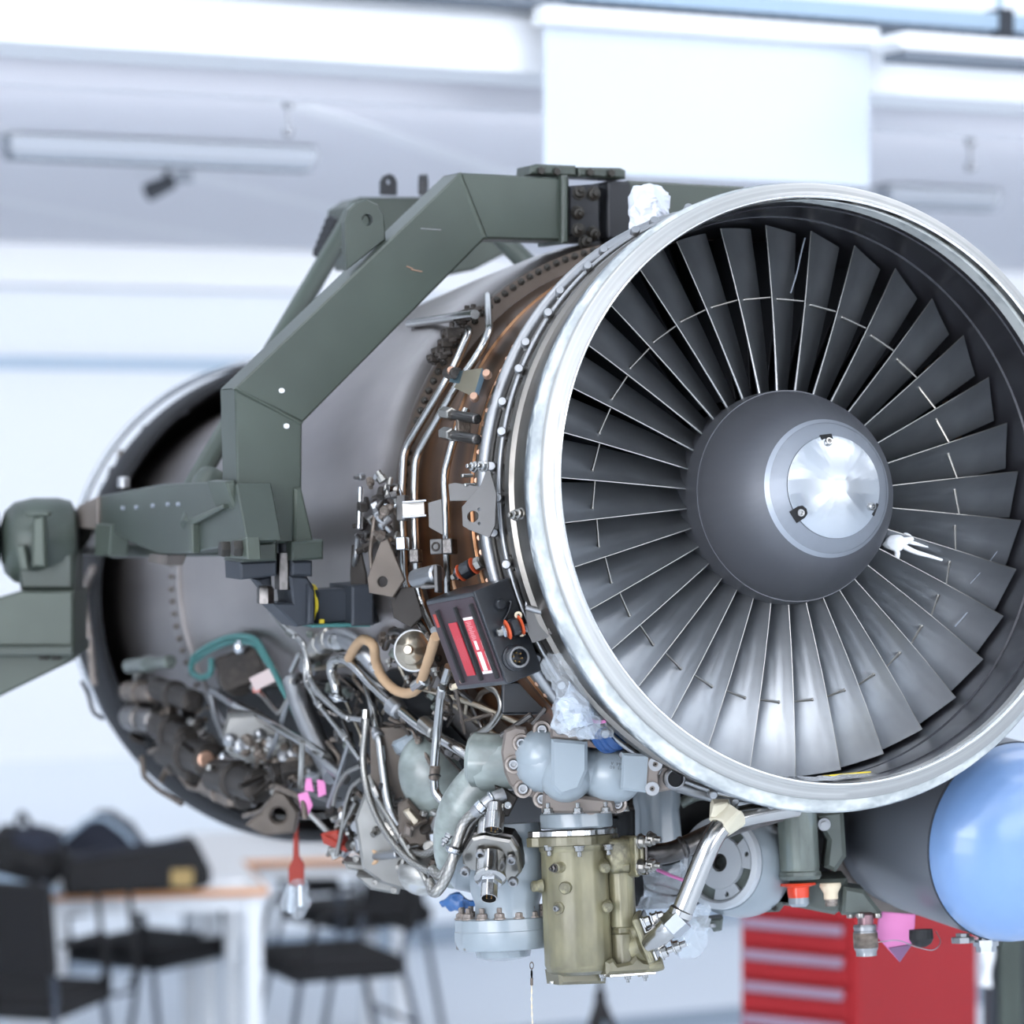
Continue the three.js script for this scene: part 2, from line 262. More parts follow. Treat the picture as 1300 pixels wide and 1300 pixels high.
{
  const c = thing('instrument_case', 'long black soft case with tan patch lying on the table', 'bag', U(172, 1107, 10.1), undefined, .22);
  mesh('body', slab([[-.225, -.062], [.2, -.05], [.235, -.035], [.235, .01], [.19, .1], [.1, .085], [-.21, .05], [-.235, .02]], .2, .014).translate(0, 0, -.12), M.bagBlack, c);
  mesh('patch', at(box(.07, .055, .006, .002), V(.14, -.012, .083)), M.patch, c); mesh('strap', pipe([V(-.2, .05, .03), V(-.05, .085, .05), V(.15, .1, .04)], .008), M.bagNavy, c);
  for (const x of [-.13, -.03]) mesh('strap', pipe([V(x, -.05, .1), V(x, -.09, .14), V(x + .02, -.3, .14), V(x, -.34, .12)], .009), M.bagBlack, c);
  const h = thing('padded_bag', 'rounded dark navy bag standing behind the black case', 'bag', U(132, 1070, 10.6));
  mesh('body', slab([[-.16, -.12], [.19, -.12], [.15, -.03], [.09, .05], [.02, .1], [-.03, .1], [-.12, .02]], .25, .03).translate(0, 0, -.12), M.bagNavy, h); mesh('piping', pipe([V(-.12, .025, .14), V(-.03, .1, .135), V(.02, .1, .135), V(.09, .05, .14), V(.15, -.03, .14)], .007), M.rail, h);
  const b = thing('backpack', 'black backpack slumped on the table at the left border', 'bag', U(28, 1090, 10.15));
  mesh('body', softBlob(.16, .11, .14, 4), M.bagBlack, b); mesh('flap', softBlob(.09, .05, .1, 9).translate(.04, .06, .04), M.bagNavy, b); mesh('handle', pipe([V(-.02, .09, .0), V(-.0, .16, .02), V(.04, .09, .02)], .01), M.bagBlack, b); mesh('strap', pipe([V(-.1, -.03, .12), V(.02, -.06, .16), V(.14, -.09, .12)], .012), M.rail, b);
  const n = thing('notebook', 'white notebook lying at the right end of the table', 'notebook', U(275, 1122, 10.35), undefined, .4);
  mesh('cover', box(.16, .012, .12, .002), M.paper, n); mesh('pages', at(box(.155, .01, .115, .001), V(0, .01, 0)), M.whitePaint, n);
}
function chair(px, d, turn, label) {
  const t = thing('chair', label, 'chair', V((px - CX) / F * d, 0, -d), undefined, turn);
  mesh('seat', at(box(.44, .075, .42, .03), V(0, .445, 0)), M.fabric, t);
  const back = box(.44, .3, .05, .022); back.rotateX(-.17);
  mesh('backrest', at(back, V(0, .70, -.245)), M.fabric, t);
  for (const x of [-.2, .2]) {
    mesh('leg', pipe([V(x, .41, .17), V(x * 1.12, .0, .24)], .011), M.chairLeg, t);
    mesh('leg', pipe([V(x, .85, -.27), V(x, .46, -.19), V(x * 1.12, 0, -.3)], .011, .05), M.chairLeg, t);
    mesh('armrest', pipe([V(x * 1.1, .43, .16), V(x * 1.15, .64, .12), V(x * 1.15, .65, -.2)], .011, .06), M.fabric, t);
  }
  mesh('stretcher', pipe([V(-.21, .25, -.235), V(.21, .25, -.235)], .008), M.chairLeg, t);
  return t;
}
const c0 = chair(415, 10.65, -1.15, 'black padded chair right of the table, below the red streamer');
dup(c0, V((192 - CX) / F * 10.9, 0, -10.9), 1.0, 'black padded chair behind the white table leg at left');
dup(c0, V((30 - CX) / F * 9.95, 0, -9.95), 2.85, 'black padded chair seen from behind in the left bottom corner');
dup(c0, V((452 - CX) / F * 11.75, 0, -11.75), 2.2, 'black padded chair with backrest turned away under the engine');
// red tool trolley, post and tripod
{
  const D = 8.0, yaw = -.46, c = U(1088, 1200, D).setY(0), w = .335, dp = .76, h = 1.04;
  const t = thing('tool_trolley', 'red drawer tool trolley with pale handles standing behind the engine', 'tool trolley', c, undefined, -.46);
  t.rotation.y = -.56;
  mesh('cabinet', at(box(w, h, dp, .012), V(-w / 2, h / 2 + .09, -dp / 2)), M.toolRed, t);
  let y = 1.06; for (const dh of [.082, .082, .082, .085, .13, .17, .2]) { const d = mesh('drawer', at(box(w - .03, dh - .008, .02, .004), V(-w / 2 - .004, y - dh / 2, .006)), M.toolRed, t); mesh('handle', at(box(w - .05, .026, .02, .006), V(-w / 2 - .004, y - .022, .022)), M.handle, d); y -= dh; }
  for (const x of [-.05, -w + .05]) for (const z of [-.06, -dp + .06]) mesh('wheel', turned([[0, -.015], [.04, -.015], [.045, -.01], [.045, .01], [.04, .015], [0, .015]], V(x, .045, z), V(1, 0, 0), 18), M.rubber, t);
  mesh('worktop', at(box(w + .02, .03, dp + .02, .008), V(-w / 2, h + .1, -dp / 2)), M.slate, t);
  const p = thing('stand_post', 'dark olive steel post behind the blue tank at right border', 'post', U(1288, 1250, 6.8).setY(0));
  mesh('post', at(box(.12, 1.3, .12, .008), V(0, .65, 0)), M.slate, p); mesh('base', at(box(.4, .04, .4, .01), V(0, .02, 0)), M.slate, p); mesh('plate', at(box(.05, .5, .02, .004), V(-.02, 1.0, .07)), M.green, p);
  const k = thing('roll_of_cloth', 'white cloth hanging beside the dark post', 'cloth', U(1252, 1198, 6.72));
  mesh('cloth', tube(smooth([V(0, 0, 0), V(.004, -.04, 0), V(-.002, -.09, .004)], 14), (s) => .012 + .004 * sin(s * 7), 14), M.paper, k);
  const q = thing('floor_stand', 'black tripod floor stand below the filter housing', 'stand', U(762, 1290, 8.6).setY(.0));
  mesh('pole', rod(V(0, .2, 0), V(0, .76, 0), .008), M.rubber, q); mesh('collar', rod(V(0, .62, 0), V(0, .7, 0), .016), M.rubber, q);
  for (const a of [.3, 2.4, 4.5]) mesh('leg', rod(V(0, .68, 0), V(.3 * cos(a), .01, .3 * sin(a)), .012), M.rubber, q);
}
// ---------------------------------------------------------------- the engine: local axes X right, Y up, Z forward along its axis; origin in the plane of the inlet lip
const EN = V(.37199663, .11365547, .92124966).normalize(), EX = V(EN.z, 0, -EN.x).normalize(), EY = EN.clone().cross(EX).normalize();
const EC = V(.4068, EYE - .0585, -4.0);
const EM = new THREE.Matrix4().makeBasis(EX, EY, EN).setPosition(EC), EI = EM.clone().invert(), EQ = new THREE.Quaternion().setFromRotationMatrix(EM);
const engine = thing('jet_engine', 'large jet engine with dark fan blades in a silver inlet ring and tangled pipework', 'jet engine', EC);
engine.quaternion.copy(EQ);
const L = (w) => w.clone().applyMatrix4(EI);
const X = V(1, 0, 0), Y = V(0, 1, 0), Z = V(0, 0, 1);
const toL = (x, y, z) => V(x, y, z).applyQuaternion(EQ.clone().invert());
const CR = toL(1, 0, 0), CU = toL(0, 1, 0), CF = toL(0, 0, 1);      // the camera's right, up and towards, seen from the engine
const rayDir = (px, py) => V((px - CX) / F, -(py - CY) / F, -1);
const EO = V(0, EYE, 0).applyMatrix4(EI);
const rayL = (px, py) => toL(...rayDir(px, py).toArray());
function S(px, py, r) {                                     // the point at a pixel that lies r from the engine's axis, on the near side
  const d = rayL(px, py), a = d.x * d.x + d.y * d.y, b = EO.x * d.x + EO.y * d.y, c = EO.x ** 2 + EO.y ** 2 - r * r, D = b * b - a * c;
  return EO.clone().addScaledVector(d, D > 0 ? (-b - Math.sqrt(D)) / a : -b / a);
}
const depthAt = (px) => { const t = [[60, 5.9], [100, 5.75], [215, 5.3], [352, 4.78], [493, 4.45], [560, 4.33], [650, 4.23], [740, 4.19], [850, 4.2], [1000, 4.3], [1200, 4.36], [1320, 4.4]]; let i = 1; while (i < t.length - 1 && t[i][0] < px) i++; const [x0, y0] = t[i - 1], [x1, y1] = t[i]; return y0 + (y1 - y0) * (px - x0) / (x1 - x0); };
const skinDepth = (px, py) => { const d = rayL(px, py), a = d.x * d.x + d.y * d.y, b = EO.x * d.x + EO.y * d.y, D = b * b - a * (EO.x ** 2 + EO.y ** 2 - .1815); return D > 0 ? (-b - Math.sqrt(D)) / a : 99; };
const A = (px, py, k = 0) => L(U(px, py, Math.min(depthAt(px), px < 585 ? skinDepth(px, py) : 99) - k));          // the accessories below: k metres in front of their usual distance
const mm = (p, px = 650) => p * depthAt(px) / F;                    // pixels to metres there
const polar = (r, a, z) => V(r * cos(a), r * sin(a), z);
const axial = (g) => g.rotateX(Pi / 2);                              // a lathe about y becomes one about the engine's axis (profile height = z)
const ringLathe = (pts, seg = 160) => axial(lathe(pts, seg));
// bolts
const boltGeo = lathe([[0, 0], [1, 0], [1, .75], [.85, 1], [.55, 1], [.5, .15], [0, .15]], 12), hexGeo = lathe([[0, 0], [1, 0], [1, .8], [.85, 1], [0, 1]], 6), studGeo = mergeGeometries([lathe([[0, 0], [1.25, 0], [1.25, .25], [1, .3], [.95, 1.0], [.7, 1.15], [.5, 1.2], [.5, 2.0], [.4, 2.1], [0, 2.1]], 10)].map((g) => g));
const pinGeo = lathe([[0, 0], [1, 0], [1, 1.4], [.8, 1.7], [0, 1.75]], 14);
function bolt(parent, p, dir, r, geo = boltGeo, mat = M.bolt, name = 'bolt') { const m = finish(new THREE.Mesh(geo, mat)); m.name = name; m.position.copy(p); m.quaternion.setFromUnitVectors(UP, dir.clone().normalize()); m.scale.setScalar(r); parent.add(m); return m; }

// inlet ring: a flat front face, a groove, and the worn flange behind it
const lip = mesh('inlet_ring', ringLathe([[.3735, -.03], [.3735, -.004], [.3745, 0], [.3765, .001], [.380, -.001], [.3815, -.0035], [.3925, -.008], [.3945, -.011], [.3945, -.022], [.386, -.024], [.386, -.045]]), M.lip, engine);
mesh('inner_edge', ringLathe([[.3728, -.012], [.3728, -.0005], [.3742, .0012], [.3760, .0005]]), M.edge, lip);
{
  const g = ringLathe([[.380, -.040], [.380, -.0165], [.3885, -.0160], [.4015, -.0195], [.4035, -.0225], [.4035, -.031], [.400, -.035], [.388, -.040]]);
  const fl = mesh('clamp_flange', g.translate(-.006, -.007, 0), M.worn, engine);
}
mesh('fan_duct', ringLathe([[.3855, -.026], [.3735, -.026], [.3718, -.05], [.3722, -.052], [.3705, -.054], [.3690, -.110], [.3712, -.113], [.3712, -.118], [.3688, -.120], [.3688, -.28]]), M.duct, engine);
mesh('dark_disc', ringLathe([[0, -.30], [.37, -.30], [.37, -.31]], 48), M.dark, engine);  // dark disc standing for the shade behind the blades
// stator vanes behind the fan
{
  const vane = box(.004, .225, .05, .001); vane.rotateY(.5); vane.translate(0, .255, -.262);
  for (let k = 0; k < 40; k++) { const m = mesh('stator_vane', vane, M.blackPaint, engine); m.rotation.z = k / 40 * 2 * Pi; }
}
// fan blades
{
  const nr = 14, nc = 10, r0 = .128, r1 = .3635, pos = [], idx = [], le = [];
  const P = (i, j, side) => {
    const t = i / nr, r = r0 + (r1 - r0) * t, s = (37 + 26 * t ** .85) * Pi / 180, c = .057 + .010 * t, u = j / nc;
    const camber = .10 * c * (1 - .55 * t) * 4 * u * (1 - u), th = (.0016 + .0052 * (1 - t * .55) * Math.sqrt(u + .02) * (1 - u * .86)) * .5 * (u === 1 ? .3 : 1);
    const off = -camber + side * th;                                    // measured along the face's own normal
    const tx = -sin(s) * u * c - cos(s) * off, ax = -cos(s) * u * c + sin(s) * off;
    const a = tx / r, zz = -.140 - .007 * t + ax + .004 * sin(t * Pi);
    return V(-r * sin(a), r * cos(a), zz);
  };
  for (const side of [1, -1]) for (let i = 0; i <= nr; i++) for (let j = 0; j <= nc; j++) { const p = P(i, j, side); pos.push(p.x, p.y, p.z); }
  const off = (nr + 1) * (nc + 1), id = (s, i, j) => s * off + i * (nc + 1) + j;
  for (let i = 0; i < nr; i++) for (let j = 0; j < nc; j++) { idx.push(id(0, i, j), id(0, i + 1, j), id(0, i, j + 1), id(0, i + 1, j), id(0, i + 1, j + 1), id(0, i, j + 1)); idx.push(id(1, i, j), id(1, i, j + 1), id(1, i + 1, j), id(1, i + 1, j), id(1, i, j + 1), id(1, i + 1, j + 1)); }
  for (let i = 0; i < nr; i++) for (const j of [0, nc]) { const a = id(0, i, j), b = id(0, i + 1, j), c = id(1, i, j), d = id(1, i + 1, j); j ? idx.push(a, b, c, b, d, c) : idx.push(a, c, b, b, c, d); }
  for (let j = 0; j < nc; j++) for (const i of [0, nr]) { const a = id(0, i, j), b = id(0, i, j + 1), c = id(1, i, j), d = id(1, i, j + 1); i ? idx.push(a, c, b, b, c, d) : idx.push(a, b, c, b, d, c); }
  let g = new THREE.BufferGeometry(); g.setAttribute('position', new THREE.Float32BufferAttribute(pos, 3)); g.setIndex(idx);
  const uv = []; for (let k = 0; k < pos.length / 3; k++) uv.push(pos[k * 3] * 6 + .5, pos[k * 3 + 1] * 4); g.setAttribute('uv', new THREE.Float32BufferAttribute(uv, 2));
  g = toCreasedNormals(g, .7);
  const edgePts = []; for (let i = 0; i <= nr; i++) { const p = P(i, 0, 0); p.z += .0004; edgePts.push(p); }
  const edge = tube(edgePts, .00065, 6);
  const ST = 2 * Pi / 34;
  // mid-span lug: reaches from the face of one blade to the edge of the next
  const Q = P(8, 3.2, 1), k = .2665 / Math.hypot(Q.x, Q.y); Q.x *= k; Q.y *= k;
  const E2 = P(8, 0, -1).multiplyScalar(1); const ea = -ST * 1.0; const e2 = V(-.2665 * sin(ea), .2665 * cos(ea), E2.z - .003);
  const lugGeo = merge([rod(Q, e2, .0018, .0013, 8), at(new THREE.SphereGeometry(.0024, 10, 8), Q)]);
  const b0 = sub('blade_row', engine); engine.remove(b0);
  for (let n = 0; n < 34; n++) {
    const a = -Pi / 2 + .002 - Pi / 2 + n * ST;                     // leading edge at the very bottom
    const b = mesh('fan_blade', g, M.blade, engine); b.rotation.z = a;
    mesh('leading_edge', edge, M.bladeEdge, b); mesh('snubber', lugGeo, M.steel, b);
  }
}
// spinner with its bright cap
{
  const hub = mesh('spinner', ringLathe([[.132, -.24], [.1345, -.175], [.1375, -.150], [.1375, -.1400], [.1405, -.1395], [.1402, -.128], [.1385, -.112], [.1385, -.110], [.1372, -.110], [.134, -.095], [.128, -.078], [.119, -.058], [.108, -.039], [.098, -.0255], [.0885, -.0155]], 120), M.hub, engine);
  mesh('cap_ring', ringLathe([[.0885, -.0155], [.0862, -.0128], [.084, -.0105], [.0832, -.0102], [.0745, -.0032], [.066, .0024]], 96), M.noseRing, hub);
  mesh('bright_band', ringLathe([[.0888, -.0153], [.0862, -.0124], [.0838, -.0099]], 96), std(0x9aa0a8, .4, .6), hub);
  const cap = mesh('nose_cap', ringLathe([[.0662, .0018], [.0655, .0036], [.06, .0062], [.045, .0112], [.03, .0153], [.015, .0185], [.006, .0199], [0, .0203]], 96), M.nose, engine);
  for (const [px, py] of [[1050, 562], [1015, 651], [1104, 643]]) {
    const d = rayL(px, py), t = (.0035 - EO.z) / d.z, p = EO.clone().addScaledVector(d, t), a = Math.atan2(p.y, p.x), rI = Math.hypot(p.x, p.y);
    const q = V(p.x, p.y, .0052);
    const n = V(cos(a) * .28, sin(a) * .28, .96).normalize(), tg = V(-sin(a), cos(a), 0), rd = tg.clone().cross(n).negate();
    const pk = slab([[-.0085, .011], [.0085, .011], [.0085, -.002], [.006, -.0075], [0, -.0095], [-.006, -.0075], [-.0085, -.002]], .003, .0003);
    mesh('pocket', basis(pk, tg.clone().negate(), tg.clone().negate().cross(n).negate(), n, q.clone().addScaledVector(n, -.0015)), M.dark, cap);
    bolt(cap, q.clone().addScaledVector(n, .0012), n, .0052, boltGeo, M.bright, 'screw');
  }
}
for (const [l, w] of [[[[1004, 372], [1012, 345], [1017, 322], [1022, 302]], .0011], [[[1212, 796], [1226, 780], [1240, 763]], .0013], [[[1232, 741], [1254, 716], [1266, 700]], .0007]]) mesh('chalk_mark', tube(smooth(l.map(([x, y]) => { const d = rayL(x, y); return EO.clone().addScaledVector(d, (-.156 - EO.z) / d.z); }), 16), w, 6), M.greyPaint, engine);
// casings
const fanCase = mesh('fan_case', ringLathe([[.386, -.034], [.389, -.042], [.389, -.058], [.3945, -.062], [.3945, -.074], [.3885, -.080], [.3875, -.100], [.3875, -.120], [.393, -.124], [.393, -.134], [.3925, -.140], [.386, -.143], [.3845, -.165], [.3925, -.168], [.3925, -.180], [.384, -.184], [.3825, -.235], [.391, -.238], [.391, -.249], [.374, -.253]]), M.caseSilver, engine);
{
  const tubeRing = (r, z, rad) => { const p = []; for (let i = 0; i <= 140; i++) p.push(polar(r, i / 140 * 2 * Pi, z)); return tube(p, rad, 12); };
  mesh('ring_manifold', tubeRing(.3935, -.206, .0095), M.satin, engine);
  mesh('ring_pipe', tubeRing(.3945, -.152, .0035), M.satin, engine);
  // raised pads and their domed bolts, only where the photograph shows the casing
  for (let k = 0; k < 34; k++) {
    const a = (88 + k * 6.1) * Pi / 180, z = k % 2 ? -.150 : -.1725, p = polar(.3965, a, z);
    const pad = mesh('scallop', along(lathe([[0, 0], [.011, 0], [.0095, .006], [0, .006]], 14), polar(.387, a, z - .002), polar(1, a, .25)), M.caseSilver, fanCase);
    bolt(fanCase, p.addScaledVector(Z, -.003), polar(.45, a, .9), .0062, pinGeo, M.satin);
  }
  for (let k = 0; k < 60; k++) { const a = (95 + k * 2.75) * Pi / 180; bolt(fanCase, polar(.386, a, -.249), polar(.55, a, -.35).add(Z.clone().multiplyScalar(1.0)), .0042, pinGeo, M.rustBolt); }
}
const midCase = mesh('compressor_case', ringLathe([[.374, -.253], [.3735, -.30], [.3765, -.302], [.3765, -.312], [.374, -.314], [.375, -.40], [.378, -.403], [.378, -.412], [.376, -.414], [.380, -.500]]), M.caseBrown, engine);
{
  const fl = mesh('rear_flange', ringLathe([[.380, -.498], [.405, -.502], [.4065, -.506], [.4065, -.518], [.405, -.522], [.40, -.523]]), M.flangeDark, engine);
  for (let k = 0; k < 76; k++) { const a = (95 + k * 2.2) * Pi / 180; bolt(fl, polar(.399, a, -.502), Z, .0045, studGeo, M.darkBolt); }
}
mesh('bypass_duct', ringLathe([[.40, -.523], [.414, -.55], [.421, -.60], [.424, -.80], [.424, -1.1], [.414, -1.4], [.400, -1.60], [.388, -2.0], [.388, -2.2]], 140), M.bypass, engine);
{
  const band = mesh('riveted_band', ringLathe([[.399, -1.60], [.4055, -1.602], [.4015, -1.68], [.396, -1.682]], 120), M.bypass, engine);
  for (let k = 0; k < 24; k++) { const a = (160 + k * 3) * Pi / 180; bolt(band, polar(.403, a, -1.64), polar(1, a, 0), .004, pinGeo, M.grime); }
}
const rearRing = mesh('rear_ring', ringLathe([[.43, -2.14], [.430, -2.02], [.436, -2.002], [.448, -2.004], [.455, -2.03], [.455, -2.10], [.448, -2.14]], 140), M.ring, engine);
mesh('nozzle_case', ringLathe([[.448, -2.14], [.43, -2.16], [.42, -2.22], [.38, -2.3], [.3, -2.3], [.36, -2.2]], 120), M.grimeDark, engine);
mesh('nozzle_rim', axial(new THREE.TorusGeometry(.440, .006, 10, 120).rotateX(Pi / 2).translate(0, -2.22, 0)).translate(0, .03, 0), M.chrome, engine);
for (let k = 0; k < 13; k++) { const a = (118 + k * 4.6) * Pi / 180, s = rr(.7, 1.2); mesh('actuator_fitting', along(merge([box(.02, .02 * s, .03), rod(V(0, -.01, -.01), V(0, .022 * s, .02), .006), rod(V(.012, .004, 0), V(-.012, .014, .03), .005)]), polar(.432, a, -2.17 + rr(-.02, .02)), polar(1, a, .2)), [M.grimeDark, M.chrome, M.grime][k % 3], engine); }
// ---------------------------------------------------------------- the green lifting frame
const FN = V(EN.x, 0, EN.z).normalize(), FX = V(FN.z, 0, -FN.x);      // its own upright axes
const FC = U(340, 690, 4.31);
const FM = new THREE.Matrix4().makeBasis(FX, UP, FN).setPosition(FC), FI = FM.clone().invert();
const frame = thing('lifting_frame', 'olive green welded steel frame arching over the engine with a side rail', 'frame', FC);
frame.quaternion.setFromRotationMatrix(FM);
const fl = (w) => w.clone().applyMatrix4(FI);
const FO = V(0, EYE, 0).applyMatrix4(FI);
const fRay = (px, py) => rayDir(px, py).applyQuaternion(frame.quaternion.clone().invert());
const FZ = (px, py, z = 0) => { const d = fRay(px, py); return FO.clone().addScaledVector(d, (z - FO.z) / d.z); };   // on the frame's front plane
const FXp = (px, py, x) => { const d = fRay(px, py); return FO.clone().addScaledVector(d, (x - FO.x) / d.x); };       // on a plane along its side rail
const xy = (list, z = 0) => list.map(([px, py]) => { const p = FZ(px, py, z); return [p.x, p.y]; });
const back = (g, z) => g.translate(0, 0, z);
const DEP = .07;
{
  const arm = (name, poly, z0 = 0, dp = DEP, mat = M.green) => mesh(name, back(slab(xy(poly, z0), dp, .003), z0 - dp), mat, frame);
  arm('upright', [[303, 690], [298, 494], [384, 538], [383, 690]]);
  arm('diagonal_arm', [[298, 493], [583, 220], [616, 303], [384, 537]]);
  arm('top_beam', [[584, 219], [723, 226], [723, 306], [617, 303]]);
  arm('top_beam', [[798, 229], [946, 237], [946, 322], [798, 311]]);
  for (const s of [[[581, 222], [586, 218], [620, 304], [613, 303]], [[296, 494], [300, 490], [386, 536], [382, 541]]]) arm('weld_seam', s, .002, .006, M.greenLight);
  arm('end_plate', [[714, 222], [722, 222], [722, 309], [714, 309]], .012, DEP + .024);
  for (const p of [[[673, 221], [674, 210], [682, 208], [732, 210], [733, 224]], [[735, 224], [735, 212], [789, 213], [795, 216], [795, 227]]]) arm('top_pad', p, -.005, .055);
  for (const [x, y] of [[686, 217], [706, 218], [748, 219], [775, 220]]) bolt(frame, FZ(x, y, -.005), Z, .006, hexGeo, M.darkBolt);
  // bolted clamp and post down to the engine
  arm('clamp_block', [[722, 236], [762, 233], [762, 306], [742, 306], [735, 300], [722, 300]], .0, .08, M.blackPaint);
  for (const [x, y] of [[735, 245], [753, 246], [733, 270], [734, 292], [752, 296], [742, 308]]) bolt(frame, FZ(x, y, .0), V(rr(-.2, .2), rr(-.2, .2), 1), .0085, studGeo, M.darkBolt);
  const a = FZ(779, 232, -.035), b = FZ(777, 333, -.035);
  mesh('post', merge([at(box(.042, a.y - b.y, .07, .006), V(a.x, (a.y + b.y) / 2, -.04)), at(box(.05, .085, .08, .006), V(a.x, a.y - .0425, -.04))]), M.blackPaint, frame);
  mesh('ball_seat', turned([[0, .03], [.02, .03], [.026, .02], [.034, .008], [.04, 0], [.048, -.004], [.048, -.018], [0, -.018]], V(b.x - .004, b.y + .0, -.035), UP, 24), M.darkSteel, frame);
  mesh('rusty_washer', turned([[0, 0], [.05, 0], [.052, -.006], [.05, -.014], [0, -.014]], V(b.x - .006, b.y - .016, -.03), UP, 24), M.rustBolt, frame);
  for (const dx of [-.04, -.022, .02]) bolt(frame, V(b.x + dx, b.y - .0, .005), UP, .006, hexGeo, M.darkBolt);
  // lug with hole on the arm
  const ring = [[440, 343], [438, 282], [443, 266], [452, 257], [466, 253], [480, 259], [488, 273], [490, 304]];
  const c = FZ(466, 279, -.02), e = FZ(475, 279, -.02);
  mesh('lifting_lug', back(slab(xy(ring, -.02), .018, .002, [[c.x, c.y, (e.x - c.x)]]), -.038), M.green, frame);
  // bottom of the upright: gussets and slotted foot
  arm('gusset', [[374, 690], [375, 620], [383, 619], [399, 690]], .01, .012, M.greenLight);
  arm('gusset', [[286, 612], [298, 610], [321, 688], [312, 690]], .004, .09, M.greenLight);
  arm('foot', [[312, 690], [352, 688], [352, 712], [308, 714]], .02, .09); arm('foot', [[371, 688], [411, 685], [411, 710], [371, 712]], .02, .09);
  mesh('slot_bolt', rod(FZ(361, 688, -.015), FZ(361, 742, -.015), .0085), M.blackPaint, frame);
  mesh('slot_nut', turned([[0, 0], [.014, 0], [.0145, .03], [.012, .05], [0, .05]], FZ(361, 748, -.012), UP, 8), M.darkSteel, frame); mesh('slot_sleeve', rod(FZ(361, 748, -.012), FZ(361, 724, -.012), .0125), M.darkSteel, frame);
  mesh('name_plate', back(slab(xy([[339, 636], [348, 634], [349, 656], [340, 656]], .001), .0015, .0002), 0), M.castingBlue, frame);
  for (const [x, y] of [[357, 496], [363, 541]]) bolt(frame, FZ(x, y, 0), Z, .0035, pinGeo, M.paper, 'paint_spot');
  for (const [x0, y0, x1, y1] of [[534, 290, 560, 292], [516, 338, 524, 341], [522, 342, 536, 345]]) mesh('scratch', rod(FZ(x0, y0, .0002), FZ(x1, y1, .0002), .0009), x0 > 530 ? M.satin : M.rustBolt, frame);
  // slate clevis under the foot, reaching in to the engine's trunnion
  arm('clevis', [[305, 714], [352, 712], [352, 731], [306, 736]], .012, .075, M.slate); arm('clevis', [[371, 712], [397, 712], [397, 732], [371, 731]], .012, .075, M.slate);
  arm('clevis', [[325, 736], [345, 731], [346, 764], [338, 752]], -.03, .03, M.slate);
  arm('clevis', [[368, 731], [390, 732], [399, 745], [399, 792], [377, 796], [347, 766], [372, 766]], .008, .07, M.slate);
  arm('clevis', [[392, 742], [400, 750], [400, 792], [391, 793]], .02, .09, M.slate);
  mesh('clevis_nut', turned([[0, 0], [.012, 0], [.012, .02], [.009, .024], [0, .024]], FZ(337, 766, -.0), UP, 6), M.darkSteel, frame);
  mesh('trunnion_pin', rod(FZ(399, 768, -.04), FZ(448, 767, -.04), .0235, .0235, 24, .08), M.slate, frame);
  arm('trunnion_block', [[402, 749], [444, 747], [444, 790], [403, 793]], -.012, .05, M.slate);
  arm('trunnion_block', [[447, 744], [475, 742], [475, 794], [447, 795]], .015, .1, M.slate);
  arm('trunnion_block', [[475, 744], [503, 752], [506, 782], [475, 793]], -.02, .05, M.blackPaint);
  arm('seal_strip', [[396, 793], [470, 791], [471, 796], [397, 797]], .012, .06, M.teal);
}
